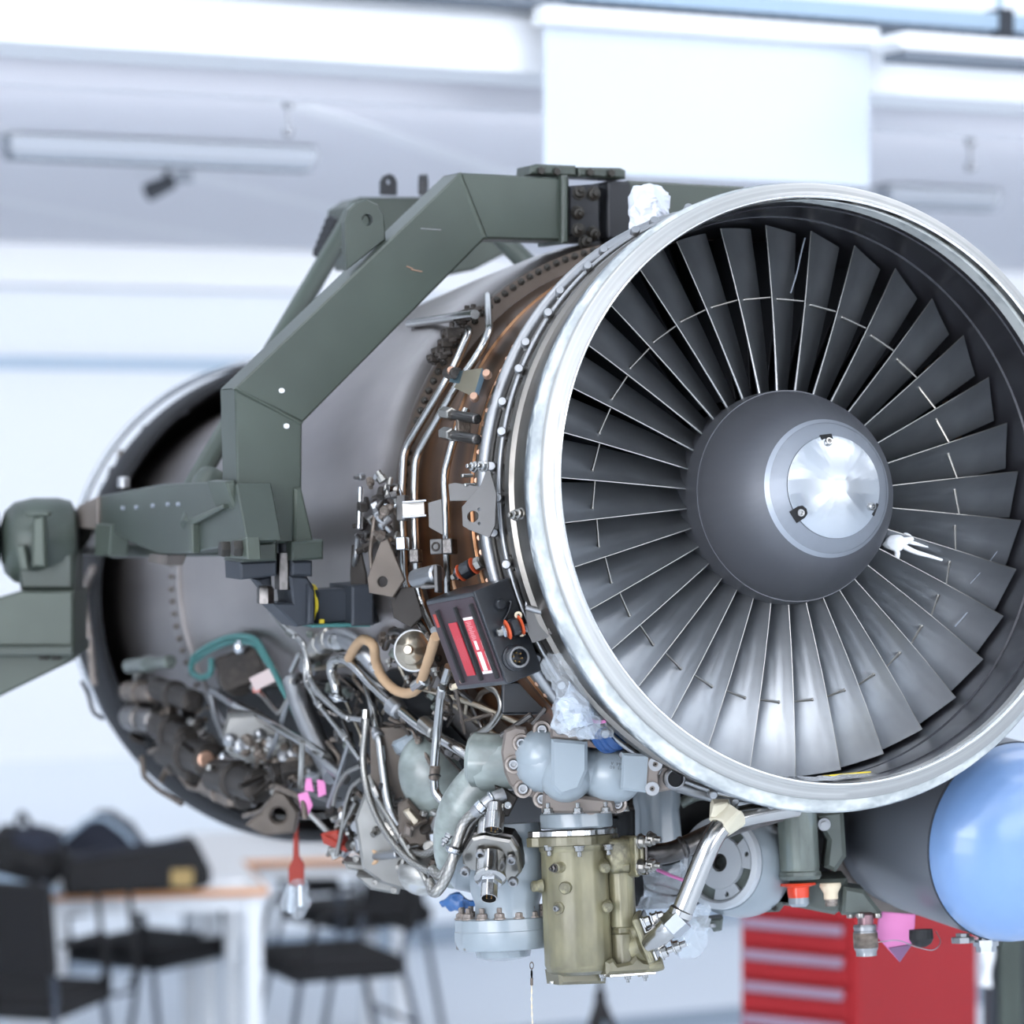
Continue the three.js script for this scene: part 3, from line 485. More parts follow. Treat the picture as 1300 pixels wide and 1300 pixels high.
// side rail running to the rear, braces, top spine
{
  const x0 = FZ(300, 650, 0).x, zy = (l, x) => l.map(([px, py]) => { const p = FXp(px, py, x); return [p.z, p.y]; });
  const side = (name, poly, x, w, mat = M.green) => { const g = slab(zy(poly, x), w, .002); g.rotateY(-Pi / 2); return mesh(name, g.translate(x + w, 0, 0), mat, frame); };
  side('side_rail', [[123, 630], [206, 614], [258, 612], [300, 614], [313, 686], [287, 694], [242, 702], [203, 704], [165, 688], [123, 664]], x0 - .004, .05);
  side('rail_flange', [[240, 658], [282, 640], [282, 645], [240, 668]], x0 - .014, .012, M.greenLight);
  side('rail_flange', [[239, 656], [244, 656], [244, 702], [239, 702]], x0 - .014, .012, M.greenLight);
  side('rail_end', [[98, 642], [123, 630], [123, 672], [98, 670]], x0 - .01, .07, M.castBare);
  side('hanger_plate', [[121, 664], [141, 666], [138, 706], [120, 706]], x0 - .01, .03, M.greenLight); side('hanger_plate', [[190, 703], [212, 705], [208, 718], [186, 714]], x0 - .004, .03, M.castBare);
  side('lower_rail', [[140, 690], [300, 696], [300, 706], [140, 708]], x0 + .06, .04);
  side('link_bracket', [[281, 688], [312, 682], [314, 710], [283, 708]], x0 - .006, .02, M.greenLight);
  for (const [px, py] of [[290, 697], [306, 696]]) bolt(frame, FXp(px, py, x0 - .006), V(-1, 0, 0), .012, hexGeo, M.darkBolt);
  for (const [px, py] of [[158, 645], [175, 644], [196, 642], [215, 640], [228, 640]]) bolt(frame, FXp(px, py, x0 - .004), V(-1, 0, 0), .003, pinGeo, M.greyPaint, 'rivet');
  bolt(frame, FXp(157, 619, x0 + .02), UP, .010, pinGeo, M.satin);
  const topZ = -.62, t0 = FZ(455, 262, topZ), low0 = FXp(232, 640, x0 + .02);
  mesh('brace_tube', rod(low0, t0, .0155, .0155, 20), M.green, frame);
  mesh('brace_cone', turned([[0, 0], [.012, 0], [.017, .03], [.029, .08], [.026, .095], [0, .095]], FXp(238, 668, x0 - .002), t0.clone().sub(low0), 20), M.green, frame);
  const r0 = FZ(635, 300, topZ + .3), r1 = FZ(712, 378, -.2);
  mesh('brace_tube', rod(r0, r0.clone().addScaledVector(r1.clone().sub(r0), 1.15), .0155, .0155, 20), M.green, frame);
  mesh('rear_cross_beam', slab(xy([[437, 290], [441, 262], [458, 250], [646, 250], [646, 320], [602, 343], [567, 350], [450, 340]], -.7), .1, .004).translate(0, 0, -.8), M.green, frame);
  for (const [px, py] of [[491, 236], [532, 236]]) { const p = FZ(px, py + 12, -.68); const g = slab([[-.013, 0], [-.013, .022], [-.008, .031], [0, .034], [.008, .031], [.013, .022], [.013, 0]], .014, .001, [[0, .021, .006]]); mesh('eye_lug', px > 500 ? at(g.rotateY(1.1), p) : at(g, p), M.blackPaint, frame); }
  for (let i = 0; i < 5; i++) bolt(frame, FZ(424 - i * 3.5, 285 + i * 9, -.7), V(-1, .3, .5), .013, hexGeo, M.blackPaint);
}
// pivot arm of the stand at the left border
{
  const D = 5.05, W = (px, py, k = 0) => U(px, py, D - k), c = W(50, 780);
  const t = thing('pivot_stand', 'green pivot arm of the engine stand with rounded bearing housing at left border', 'stand', c);
  const l = (px, py, k = 0) => W(px, py, k).sub(c), pl = (a) => a.map(([x, y]) => { const p = l(x, y); return [p.x, p.y]; });
  const pv = l(50, 688, -.02);
  mesh('bearing_housing', turned([[0, -.061], [.03, -.061], [.05, -.055], [.064, -.04], [.071, -.01], [.071, .03], [.066, .05], [.05, .058], [0, .058]], pv, V(1, 0, -.25), 28), M.green, t);
  mesh('housing_neck', slab(pl([[22, 700], [98, 700], [98, 748], [30, 748]]), .11, .006).translate(0, 0, -.075), M.green, t);
  mesh('front_rib', slab(pl([[51, 654], [66, 652], [68, 718], [49, 718]]), .02, .004).translate(0, 0, .058), M.greenLight, t);
  mesh('rib_cap', slab(pl([[42, 648], [72, 648], [72, 654], [42, 654]]), .02, .003).translate(0, 0, .062), M.greenLight, t);
  mesh('side_rib', slab(pl([[28, 690], [40, 690], [46, 722], [34, 722]]), .02, .003).translate(0, 0, .05), M.greenLight, t);
  mesh('bearing_cap', turned([[0, 0], [.045, 0], [.045, .02], [.03, .03], [0, .03]], l(-2, 684, .0), V(-1, 0, .1), 24), M.slate, t);
  mesh('shaft', rod(l(98, 674, -.06), l(128, 676, -.12), .038), M.darkSteel, t);
  mesh('base_block', slab(pl([[-60, 775], [34, 748], [100, 748], [100, 818], [-60, 818]]), .16, .004).translate(0, 0, -.1), M.greenLight, t);
  mesh('base_plate', slab(pl([[-60, 818], [101, 816], [101, 829], [-60, 830]]), .19, .003).translate(0, 0, -.12), M.green, t);
  mesh('bracket_web', slab(pl([[-60, 830], [99, 829], [86, 842], [0, 884], [-60, 915]]), .12, .004).translate(0, 0, -.09), M.greenLight, t);
  for (const x of [56, 72]) bolt(t, l(x, 830, .05), V(0, -1, 0), .009, hexGeo, M.darkBolt);
}
// ---------------------------------------------------------------- pipes along the left side of the casing
const eng = engine;
const run = (name, pts, w, mat, off = (x, y) => S(x, y, .41), bend) => { const p = pts.map((q) => q.length > 2 ? S(q[0], q[1], q[2]) : off(q[0], q[1])); return mesh(name, pipe(p, w, bend), mat, eng); };
const runA = (name, pts, px, mat, bend, parent = eng) => { const p = pts.map(([x, y, k = 0]) => A(x, y, k)); const r = mm(px / 2, pts[0][0]); return mesh(name, pipe(p, r, bend ? mm(bend, pts[0][0]) : undefined), mat, parent); };
run('oil_pipe', [[588, 424, .39], [596, 421, .415], [577, 465], [564, 488], [513, 572], [510, 630], [512, 684], [513, 731], [521, 761], [533, 790, .42], [548, 812, .43]], .0056, M.bright);
run('oil_pipe', [[612, 378, .385], [619, 375, .41], [621, 420], [612, 443], [578, 493], [528, 580], [526, 636], [528, 702], [530, 746], [536, 768], [551, 800, .43]], .0056, M.bright);
run('fuel_pipe', [[592, 520, .40], [576, 558], [564, 602], [566, 640], [567, 690], [569, 752]], .0055, M.bright);
run('bleed_pipe', [[520, 411, .43], [560, 405, .43], [603, 399, .43]], .0066, M.bright);
run('drain_pipe', [[455, 684, .43], [452, 700, .44], [446, 760, .44]], .004, M.satin); run('drain_pipe', [[478, 640, .44], [470, 700, .45], [474, 744, .45]], .003, M.grime);
{ // dark clamps and fittings on the split flange near the top
  const f = sub('flange_fittings', eng);
  for (const [x, y, s] of [[592, 400, 1], [600, 396, .8], [586, 408, .8], [573, 425, 1.3], [566, 436, 1], [558, 447, 1], [551, 455, .9], [561, 452, .8]]) mesh('fitting', at(merge([box(.018 * s, .014 * s, .016 * s, .003), rod(V(-.012 * s, 0, .0), V(.014 * s, .004, .006), .005 * s, .005 * s, 8), rod(V(0, -.01 * s, 0), V(0, .013 * s, .004), .004, .004, 8)]), S(x, y, .418)), M.grimeDark, f);
}
{ // heat-tinted bracket that ties two pipes to the casing
  const b = sub('pipe_bracket', eng), P = (x, y, r = .418) => S(x, y, r), tri = (a) => { const g = new THREE.BufferGeometry(); const up = P(600, 480, .43).sub(P(600, 480, .41)).setLength(.0012); const v = [], n = a.length; for (let i = 1; i < n - 1; i++) { for (const q of [a[0], a[i], a[i + 1]]) v.push(q.x, q.y, q.z); for (const q of [a[0], a[i + 1], a[i]]) v.push(q.x - up.x, q.y - up.y, q.z - up.z); } for (let i = 0; i < n; i++) { const p = a[i], q = a[(i + 1) % n], p2 = p.clone().sub(up), q2 = q.clone().sub(up); for (const w of [p, p2, q, q, p2, q2]) v.push(w.x, w.y, w.z); } g.setAttribute('position', new THREE.Float32BufferAttribute(v, 3)); g.computeVertexNormals(); return g; };
  mesh('plate', tri([P(588, 471), P(612, 467), P(601, 504), P(576, 492)]), std(0xd6c8ae, .3, 1), b);
  mesh('plate', tri([P(612, 467), P(617, 474), P(606, 507), P(601, 504)]), std(0x7b97ab, .3, 1), b); mesh('plate', tri([P(574, 470), P(588, 471), P(583, 487), P(570, 485)]), std(0x6f93a0, .3, 1), b);
  for (const [x, y] of [[574, 473], [619, 477], [603, 506]]) bolt(b, P(x, y, .420), V(-.5, .3, .8), .0058, pinGeo, M.rustBolt);
  mesh('cushion_clamp', rod(P(569, 474, .41), P(580, 474, .42), .0085), M.grimeDark, b);
}
{ // double stand-off with two studs
  const b = sub('stand_off', eng);
  for (const y of [524, 550]) { mesh('stud', rod(S(566, y + 1, .415), S(606, y + 8, .405), .0068), M.darkSteel, b); mesh('nut', rod(S(563, y, .416), S(574, y + 2, .416), .0088, .0088, 6), M.steel, b); }
  mesh('web', at(box(.018, .028, .01), S(588, 543, .402)), M.grime, b);
}
// grey plate with a round hole
{
  const b = sub('sensor_plate', eng), o = S(605, 645, .43), n = V(-.62, .1, .78).normalize(), e1 = Y.clone().cross(n).normalize(), e2 = n.clone().cross(e1);
  const px = (x, y) => { const d = rayL(x, y), t = n.dot(o.clone().sub(EO)) / n.dot(d), p = EO.clone().addScaledVector(d, t).sub(o); return [p.dot(e1), p.dot(e2)]; };
  const h = px(601, 656), h2 = px(608, 656);
  const g = slab([[611, 616], [587, 644], [588, 668], [596, 673], [622, 683], [629, 668], [631, 628], [623, 598], [618, 598]].map(([x, y]) => px(x, y)), .0025, .0004, [[h[0], h[1], h2[0] - h[0]], [...px(609, 647), .0018], [...px(609, 665), .0018]]);
  mesh('plate', basis(g, e1, e2, n, o), M.plate, b);
  const g2 = slab([[566, 613], [574, 611], [612, 617], [600, 634], [568, 634]].map(([x, y]) => px(x, y)), .002, .0003);
  mesh('tab', basis(g2, e1, e2, n, o.clone().addScaledVector(n, -.012)), M.plate, b);
  const g3 = slab([[541, 637], [558, 632], [560, 678], [542, 668]].map(([x, y]) => px(x, y)), .002, .0003); mesh('heat_shield', basis(g3, e1, e2, n, o.clone().addScaledVector(n, -.01)), M.plate, b);
  for (const [x, y] of [[603, 593], [613, 592], [617, 592]]) bolt(b, S(x, y, .435), V(-1, .1, .2), .006, studGeo, M.bright);
  for (const [x, y] of [[593, 604], [596, 616]]) mesh('clip', at(box(.016, .005, .008, .002), S(x, y, .43)), M.bright, b);
  for (const [x, y] of [[655, 654], [662, 652]]) bolt(b, S(x, y, .402), V(-.9, 0, .3), .006, studGeo, M.steel);
}
// clamp blocks, valve fittings and levers on the split line
{
  const c = sub('pipe_clamps', eng);
  const blk = (x, y, w, h, d, r = .425, mat = M.plate) => mesh('block', basis(box(w, h, d, .002), V(.72, 0, .69), Y, V(-.69, 0, .72), S(x, y, r)), mat, c);
  blk(527, 647, .034, .022, .014, .427, M.steel); blk(511, 645, .014, .034, .014, .43, M.plate); blk(529, 637, .036, .003, .018, .432, M.chrome); blk(529, 656, .036, .003, .018, .432, M.chrome);
  blk(554, 694, .018, .02, .004, .43); blk(571, 694, .014, .02, .02, .43, M.darkSteel); blk(528, 706, .014, .018, .016, .43, M.darkSteel); blk(511, 690, .014, .018, .016, .43, M.chrome);
  mesh('ring_clamp', basis(new THREE.TorusGeometry(.014, .003, 8, 24), V(.72, 0, .69), Y, V(-.69, 0, .72), S(497, 630, .43)), M.chrome, c);
  mesh('solenoid', rod(S(527, 735, .44), S(556, 728, .43), .0125), M.satin, c); blk(556, 735, .006, .036, .016, .44); blk(545, 745, .022, .005, .012, .44);
  for (const [x, y] of [[548, 694]]) mesh('hole_ring', basis(new THREE.TorusGeometry(.005, .0015, 6, 16), V(.72, 0, .69), Y, V(-.69, 0, .72), S(x + 5, y, .437)), M.grimeDark, c);
  const v = sub('valve_group', eng);
  for (let i = 0; i < 34; i++) {
    const x = rr(460, 506), y = rr(604, 700), s = rr(.5, .95), p = S(x, y, .43 + rr(-.012, .02));
    const kind = i % 4, mt = [M.steel, M.grime, M.darkSteel, M.grimeDark, M.satin][i % 5];
    mesh('fitting', along(kind === 0 ? box(.014 * s, .02 * s, .014 * s, .002) : kind === 1 ? lathe([[0, 0], [.007 * s, 0], [.007 * s, .012], [.005 * s, .013], [.005 * s, .022], [0, .022]], 6) : kind === 2 ? lathe([[0, 0], [.009 * s, 0], [.009 * s, .008], [.005 * s, .009], [.005 * s, .016], [0, .016]], 10) : merge([rod(V(0, 0, 0), V(0, .02, 0), .0075 * s), rod(V(-.014, .012, 0), V(.014, .014, .003), .0035)]), p, V(rr(-1, .2), rr(-.8, 1), rr(-.3, 1))), mt, v);
  }
  mesh('post', rod(S(458, 618, .44), S(456, 672, .44), .0045), M.chrome, v);
  const lever = slab([[-.022, -.02], [.012, -.028], [.03, -.005], [.008, .052], [-.002, .05], [-.024, .0]], .006, .001, [[-.002, -.006, .007]]);
  mesh('lever', basis(lever, V(.75, 0, .66), Y, V(-.66, 0, .75), S(489, 733, .445)), M.grime, v);
  mesh('crank_plate', basis(slab([[-.012, -.06], [.012, -.06], [.012, .0], [.004, .04], [-.008, .04], [-.012, 0]], .005, .001), V(.75, 0, .66), Y, V(-.66, 0, .75), S(456, 728, .435)), M.grimeDark, v);
  mesh('casing_bracket', basis(slab([[-.018, .02], [.02, .02], [.03, -.02], [.012, -.035], [-.012, -.02]], .008, .001), V(.75, 0, .66), Y, V(-.66, 0, .75), S(512, 765, .43)), M.grimeDark, v);
}
// ---------------------------------------------------------------- black control box: edges along the casing, around it and towards the axis
{
  const o = S(601, 751, .452), a = Z.clone(), c = V(.325, -.945, 0).normalize(), b = V(.945, .325, 0).normalize();   // a forward, c down along the casing, b inwards
  const LA = .175, FS = LA / .145, LC = .125, LB = .052;
  const m = o.clone().addScaledVector(a, -LA / 2).addScaledVector(c, LC / 2).addScaledVector(b, LB / 2);
  const g = sub('control_box', eng, m); g.quaternion.setFromRotationMatrix(new THREE.Matrix4().makeBasis(a, c.clone().negate(), a.clone().cross(c.clone().negate())));
  // here x forward, y up, z outwards
  mesh('shell', box(LA, LC, LB, .0025), M.boxBlack, g);
  mesh('face_panel', at(box(LA - .012, LC - .012, .003, .001), V(-.001, 0, LB / 2)), M.maroon, g);
  for (const x of [-.041, .013, .0595]) mesh('fin', at(box(.006, .1, .006, .001), V(x * FS, -.002, LB / 2 + .003)), M.rubber, g);
  mesh('label', at(box(.024 * FS, .072, .0012, 0), V(-.0105 * FS, -.008, LB / 2 + .003)), std(0xffffff, .5, 0, { map: printed(128, 384, (x, w, h) => { x.fillStyle = '#b02a35'; x.fillRect(0, 0, w, h); x.save(); x.translate(w / 2, h / 2); x.rotate(Pi / 2); x.fillStyle = '#d98a90'; x.font = 'bold 15px sans-serif'; x.textAlign = 'center'; for (let i = 0; i < 5; i++) x.fillText('— — ——— — —— ——— —'.slice(0, 12 + (i * 5) % 6), (i % 2) * 18 - 8, -40 + i * 20); x.restore(); }) }), g);
  mesh('label', at(box(.026 * FS, .076, .0012, 0), V(.037 * FS, -.006, LB / 2 + .003)), std(0xffffff, .5, 0, { map: printed(128, 384, (x, w, h) => { x.fillStyle = '#e9e4e2'; x.fillRect(0, 0, w, h); x.fillStyle = '#b8303a'; x.fillRect(0, 18, w, h - 36); x.fillStyle = '#e9e4e2'; x.fillRect(26, 235, 62, 128); x.fillRect(34, 160, 40, 62); x.fillStyle = '#dfa6a8'; for (let i = 0; i < 16; i++) x.fillRect(18 + (i % 3) * 8, 30 + i * 8, 74 - (i % 4) * 9, 3); }) }), g);
  mesh('badge', at(box(.01, .018, .0012, 0), V(-.055 * FS, .034, LB / 2 + .0022)), std(0xa8352a, .5), g);
  bolt(g, V(-.055, -.05, LB / 2 + .001), V(0, 0, 1), .0025, pinGeo, M.rustBolt);
  // fittings on the end that looks forward
  const fx = LA / 2, q = (x, y) => { const d = rayL(x, y), n = a, t = (o.dot(n) - EO.dot(n)) / d.dot(n), p = EO.clone().addScaledVector(d, t).sub(m); return V(fx, -p.dot(c), -p.dot(b)); };
  const k = q(653, 835), F1 = V(1, 0, 0);
  mesh('connector', turned([[.0125, 0], [.017, 0], [.017, .004], [.0145, .005], [.0145, .008], [.013, .009], [.013, .017], [.0105, .017], [.0105, .007], [0, .007]], k, F1, 28), M.boxBlack, g);
  mesh('connector_rim', turned([[.0128, .006], [.0132, .006], [.0134, .0175], [.0108, .0175], [.0106, .010]], k, F1, 28), M.satin, g);
  for (let i = 0; i < 6; i++) mesh('pin', rod(k.clone().add(V(.006, .006 * cos(i * Pi / 3), .006 * sin(i * Pi / 3))), k.clone().add(V(.0125, .006 * cos(i * Pi / 3), .006 * sin(i * Pi / 3))), .0011, .0011, 6), M.pin, g);
  const j = q(652, 797), j2 = q(634, 803);
  const pl = sub('pressure_plug', eng, undefined, undefined); const w = (v) => v.clone().applyQuaternion(g.quaternion).add(m);
  const pa = L(U(631, 804, 3.955)), pb = L(U(666, 792, 3.965)), pd = pb.clone().sub(pa), at01 = (t) => pa.clone().addScaledVector(pd, t);
  mesh('stem', rod(at01(0), at01(.22), .0055, .0055, 8), M.steel, pl); mesh('nut', rod(at01(.18), at01(.32), .009, .011, 6), M.chrome, pl); mesh('orange_ring', rod(at01(.34), at01(.44), .013), M.orange, pl); mesh('sleeve', rod(at01(.44), at01(.82), .0122), M.boxBlack, pl); mesh('orange_ring', rod(at01(.82), at01(.92), .013), M.orange, pl);
  for (const [x, y] of [[658, 781], [662, 803], [659, 791]]) mesh('eye_nut', along(lathe([[.002, 0], [.005, 0], [.005, .005], [.002, .005]], 10), L(U(x, y, 3.970)), CF), M.ivory, pl);
  mesh('lock_wire', tube(smooth([L(U(657, 781, 3.965)), L(U(663, 790, 3.960)), L(U(660, 796, 3.960)), L(U(667, 806, 3.965))], 16), .0008, 5), M.bright, pl);
  bolt(g, q(633, 768), F1, .007, pinGeo, M.boxBlack, 'cap');
  mesh('hook', pipe([q(646, 764).add(V(.002, 0, 0)), q(648, 764).add(V(.004, 0, 0)), q(644, 778).add(V(.004, 0, 0)), q(638, 788).add(V(.004, 0, 0))], .0016), M.boxBlack, g);
  // second black and red coupling above the box
  const s0 = L(U(575, 733, 4.09)), s1 = L(U(610, 714, 4.07)), sd = s1.clone().sub(s0), st = (t) => s0.clone().addScaledVector(sd, t), cp = sub('coupling', eng);
  mesh('stem', rod(st(-.05), st(.12), .004, .004, 8), M.steel, cp); mesh('nut', rod(st(.1), st(.25), .0085, .0095, 6), M.chrome, cp); mesh('orange_ring', rod(st(.26), st(.33), .0118), M.orange, cp); mesh('sleeve', rod(st(.33), st(.74), .0112), M.boxBlack, cp); mesh('orange_ring', rod(st(.74), st(.8), .0118), M.orange, cp); mesh('nut', rod(st(.8), st(1.05), .009, .009, 6), M.steel, cp);
  // bent sheet bracket at its forward end
  const br = sub('sheet_bracket', eng), bo = L(U(688, 792, 3.965)), bp = (x, y) => { const v = L(U(x, y, 3.965)).sub(bo); return [v.dot(CR), v.dot(CU)]; };
  const hh = bp(697, 796);
  mesh('sheet', basis(slab([[667, 771], [690, 779], [697, 787], [700, 806], [690, 812], [676, 816], [670, 804]].map(([x, y]) => bp(x, y)), .002, .0003, [[hh[0] - .004, hh[1], .0035]]), CR, CU, CF, bo), M.plate, br);
  mesh('rolled_edge', rod(L(U(667, 771, 3.961)), L(U(697, 779, 3.961)), .004), M.satin, br); mesh('clip', basis(box(.006, .022, .008, .001), CR, CU, CF, L(U(699, 794, 3.960))), M.darkSteel, br);
  mesh('stay', rod(L(U(668, 770, 3.975)), L(U(671, 752, 3.975)), .0022), M.satin, br);
  mesh('under_plate', basis(box(.06, .045, .03, .004), CR, CU, CF, L(U(665, 885, 4.2))), M.boxBlack, g.parent);
  mesh('box_leg', rod(A(578, 872, .03), A(590, 930, .02), .0025), M.grime, eng); mesh('box_leg', rod(A(574, 873, .03), A(581, 870, .04), .004), M.ivory, eng);
}
// ---------------------------------------------------------------- pump castings below
{
  const g = sub('fuel_pump', eng), K = .06, PD = 4.10, P = (x, y, k = K) => L(U(x, y, PD - k)), W = (p) => mm(p, 700);
  const ball = (x, y, r, k, sx = 1, sy = 1, sz = 1) => { const s = new THREE.SphereGeometry(W(r), 28, 18); s.scale(sx, sy, sz); return basis(s, CR, CU, CF, P(x, y, k)); };
  mesh('barrel', merge([turned([[0, 0], [.030, 0], [.036, .006], [.036, .05], [.034, .062], [0, .062]], P(596, 964, -.045), P(660, 968, -.03).sub(P(596, 964, -.045)), 32), rod(P(606, 972, -.045), P(680, 969, -.01), .034)]), M.casting, g);
  mesh('elbow', tube(smooth([P(640, 972, -.07), P(606, 1000, -.07), P(583, 1035, -.075), P(577, 1080, -.09), P(585, 1112, -.11)], 28), (t) => .029 + .002 * sin(t * 5), 24), M.casting, g);
  mesh('volute', merge([ball(692, 968, 39, .03), ball(718, 985, 33, .05), ball(776, 984, 37, .035, 1.08, .98, 1), rod(P(700, 976, .04), P(812, 983, .03), W(32), W(25), 28, .3), ball(688, 960, 34, .035)]), M.castingBlue, g);
  const o = P(724, 965, .085), pl = (l) => l.map(([x, y]) => { const v = L(U(x, y, PD - .085)).sub(o); return [v.dot(CR), v.dot(CU)]; });
  mesh('pad', basis(slab(pl([[700, 938], [746, 942], [746, 978], [735, 1003], [712, 1010], [700, 998]]), .05, .004).translate(0, 0, -.05), CR, CU, CF, o), M.castingBlue, g);
  mesh('pad', basis(slab(pl([[790, 956], [826, 958], [823, 1007], [788, 1003]]), .05, .003).translate(0, 0, -.05), CR, CU, CF, o), M.castingBlue, g);
  mesh('top_flange', basis(slab(pl([[699, 938], [699, 925], [704, 917], [713, 915], [722, 921], [735, 928], [744, 930], [748, 941]]), .03, .003).translate(0, 0, -.032), CR, CU, CF, o), M.castBare, g);
  const hA = pl([[832, 970]])[0], hB = pl([[828, 1001]])[0];
  mesh('end_flange', basis(slab(pl([[823, 960], [830, 959], [839, 962], [842, 970], [836, 984], [838, 1004], [830, 1010], [820, 1007]]), .03, .002, [[...hA, W(3.2)], [...hB, W(3.2)]]).translate(0, 0, -.028), CR, CU, CF, o), M.castBare, g);
  for (const [x, y] of [[832, 970], [828, 1001]]) mesh('eye', basis(lathe([[W(3.3), 0], [W(8.5), 0], [W(8.5), .003], [W(3.3), .003]], 18).rotateX(Pi / 2), CR, CU, CF, P(x, y, .088)), M.satin, g);
  mesh('port_lug', basis(slab(pl([[836, 970], [858, 972], [869, 982], [868, 996], [858, 1004], [834, 1008]]), .02, .003).translate(0, 0, -.035), CR, CU, CF, o), M.castBare, g);
  const pp = P(853, 987, .06); mesh('port', turned([[W(8), 0], [W(14), 0], [W(14), .014], [W(11.5), .017], [W(10), .017], [W(9), .008], [0, .004]], pp, CF.clone().multiplyScalar(1).addScaledVector(CR, .25), 28), M.satin, g);
  mesh('bore', turned([[0, 0], [W(9.6), 0], [W(9.6), .010], [0, .010]], pp.clone().addScaledVector(CF, .005), CF.clone().addScaledVector(CR, .25), 20), M.dark, g);
  // bolted flange round the volute
  const fl = mesh('flange', basis(slab(pl([[640, 932], [654, 926], [668, 928], [672, 940], [660, 956], [661, 985], [676, 1003], [700, 1010], [720, 1000], [742, 1010], [770, 1008], [790, 1012], [791, 1026], [776, 1030], [756, 1034], [742, 1030], [726, 1024], [706, 1026], [692, 1022], [670, 1016], [656, 1012], [646, 1000], [640, 985], [636, 960]]), .022, .003).translate(0, 0, -.065), CR, CU, CF, o), M.castBare, g);
  for (const [x, y] of [[662, 943], [652, 970], [664, 1001], [688, 1014], [722, 1010], [750, 1022], [784, 1020], [688, 926], [790, 943]]) { mesh('boss', basis(lathe([[0, 0], [W(12), 0], [W(11), .007], [W(8), .007], [W(8), .004], [0, .004]], 20).rotateX(Pi / 2), CR, CU, CF, P(x, y, .04)), M.castBare, g); bolt(g, P(x, y, .043), CF, W(6.6), boltGeo, M.satin); }
  for (const [x, y] of [[711, 925], [739, 931]]) bolt(g, P(x, y, .084), CF, W(7), boltGeo, M.satin);
  mesh('stamp', basis(new THREE.PlaneGeometry(W(52), W(22)), CR.clone().addScaledVector(CU, -.12), CU.clone().addScaledVector(CR, .12), CF, P(780, 968, .0745)), new THREE.MeshStandardMaterial({ color: 0xffffff, roughness: .5, transparent: true, alphaMap: printed(256, 112, (x, w, h) => { x.fillStyle = '#000'; x.fillRect(0, 0, w, h); x.fillStyle = '#ccc'; x.translate(w / 2, h / 2); x.rotate(Pi); x.font = 'bold 26px monospace'; x.textAlign = 'center'; x.fillText('950073 60', -46, -22); x.fillText('8MPN44 A', -42, 2); x.font = '18px monospace'; x.fillStyle = '#777'; x.fillText('SAB 7NC Q1R0', 20, 26); x.fillText('VGR', -10, 46); }), map: printed(8, 8, (x) => { x.fillStyle = '#30343a'; x.fillRect(0, 0, 8, 8); }) }), g);
  // lever on top left of the pump
  mesh('latch', basis(box(.05, .006, .022, .002), CR.clone().addScaledVector(CU, .7), CU.clone().addScaledVector(CR, -.7), CF, P(655, 921, .0)), M.plate, g); mesh('latch_tab', basis(box(.028, .005, .018, .001), CR.clone().addScaledVector(CU, 1.2), CU.clone().addScaledVector(CR, -1.2), CF, P(684, 909, .0)), M.plate, g);
  mesh('latch_pin', rod(P(668, 915, .0), P(676, 908, .0), .006), M.castBare, g);
  mesh('neck', basis(slab(pl([[690, 1008], [780, 1018], [784, 1036], [688, 1036]]), .06, .004).translate(0, 0, -.085), CR, CU, CF, o), M.castBare, g);
}
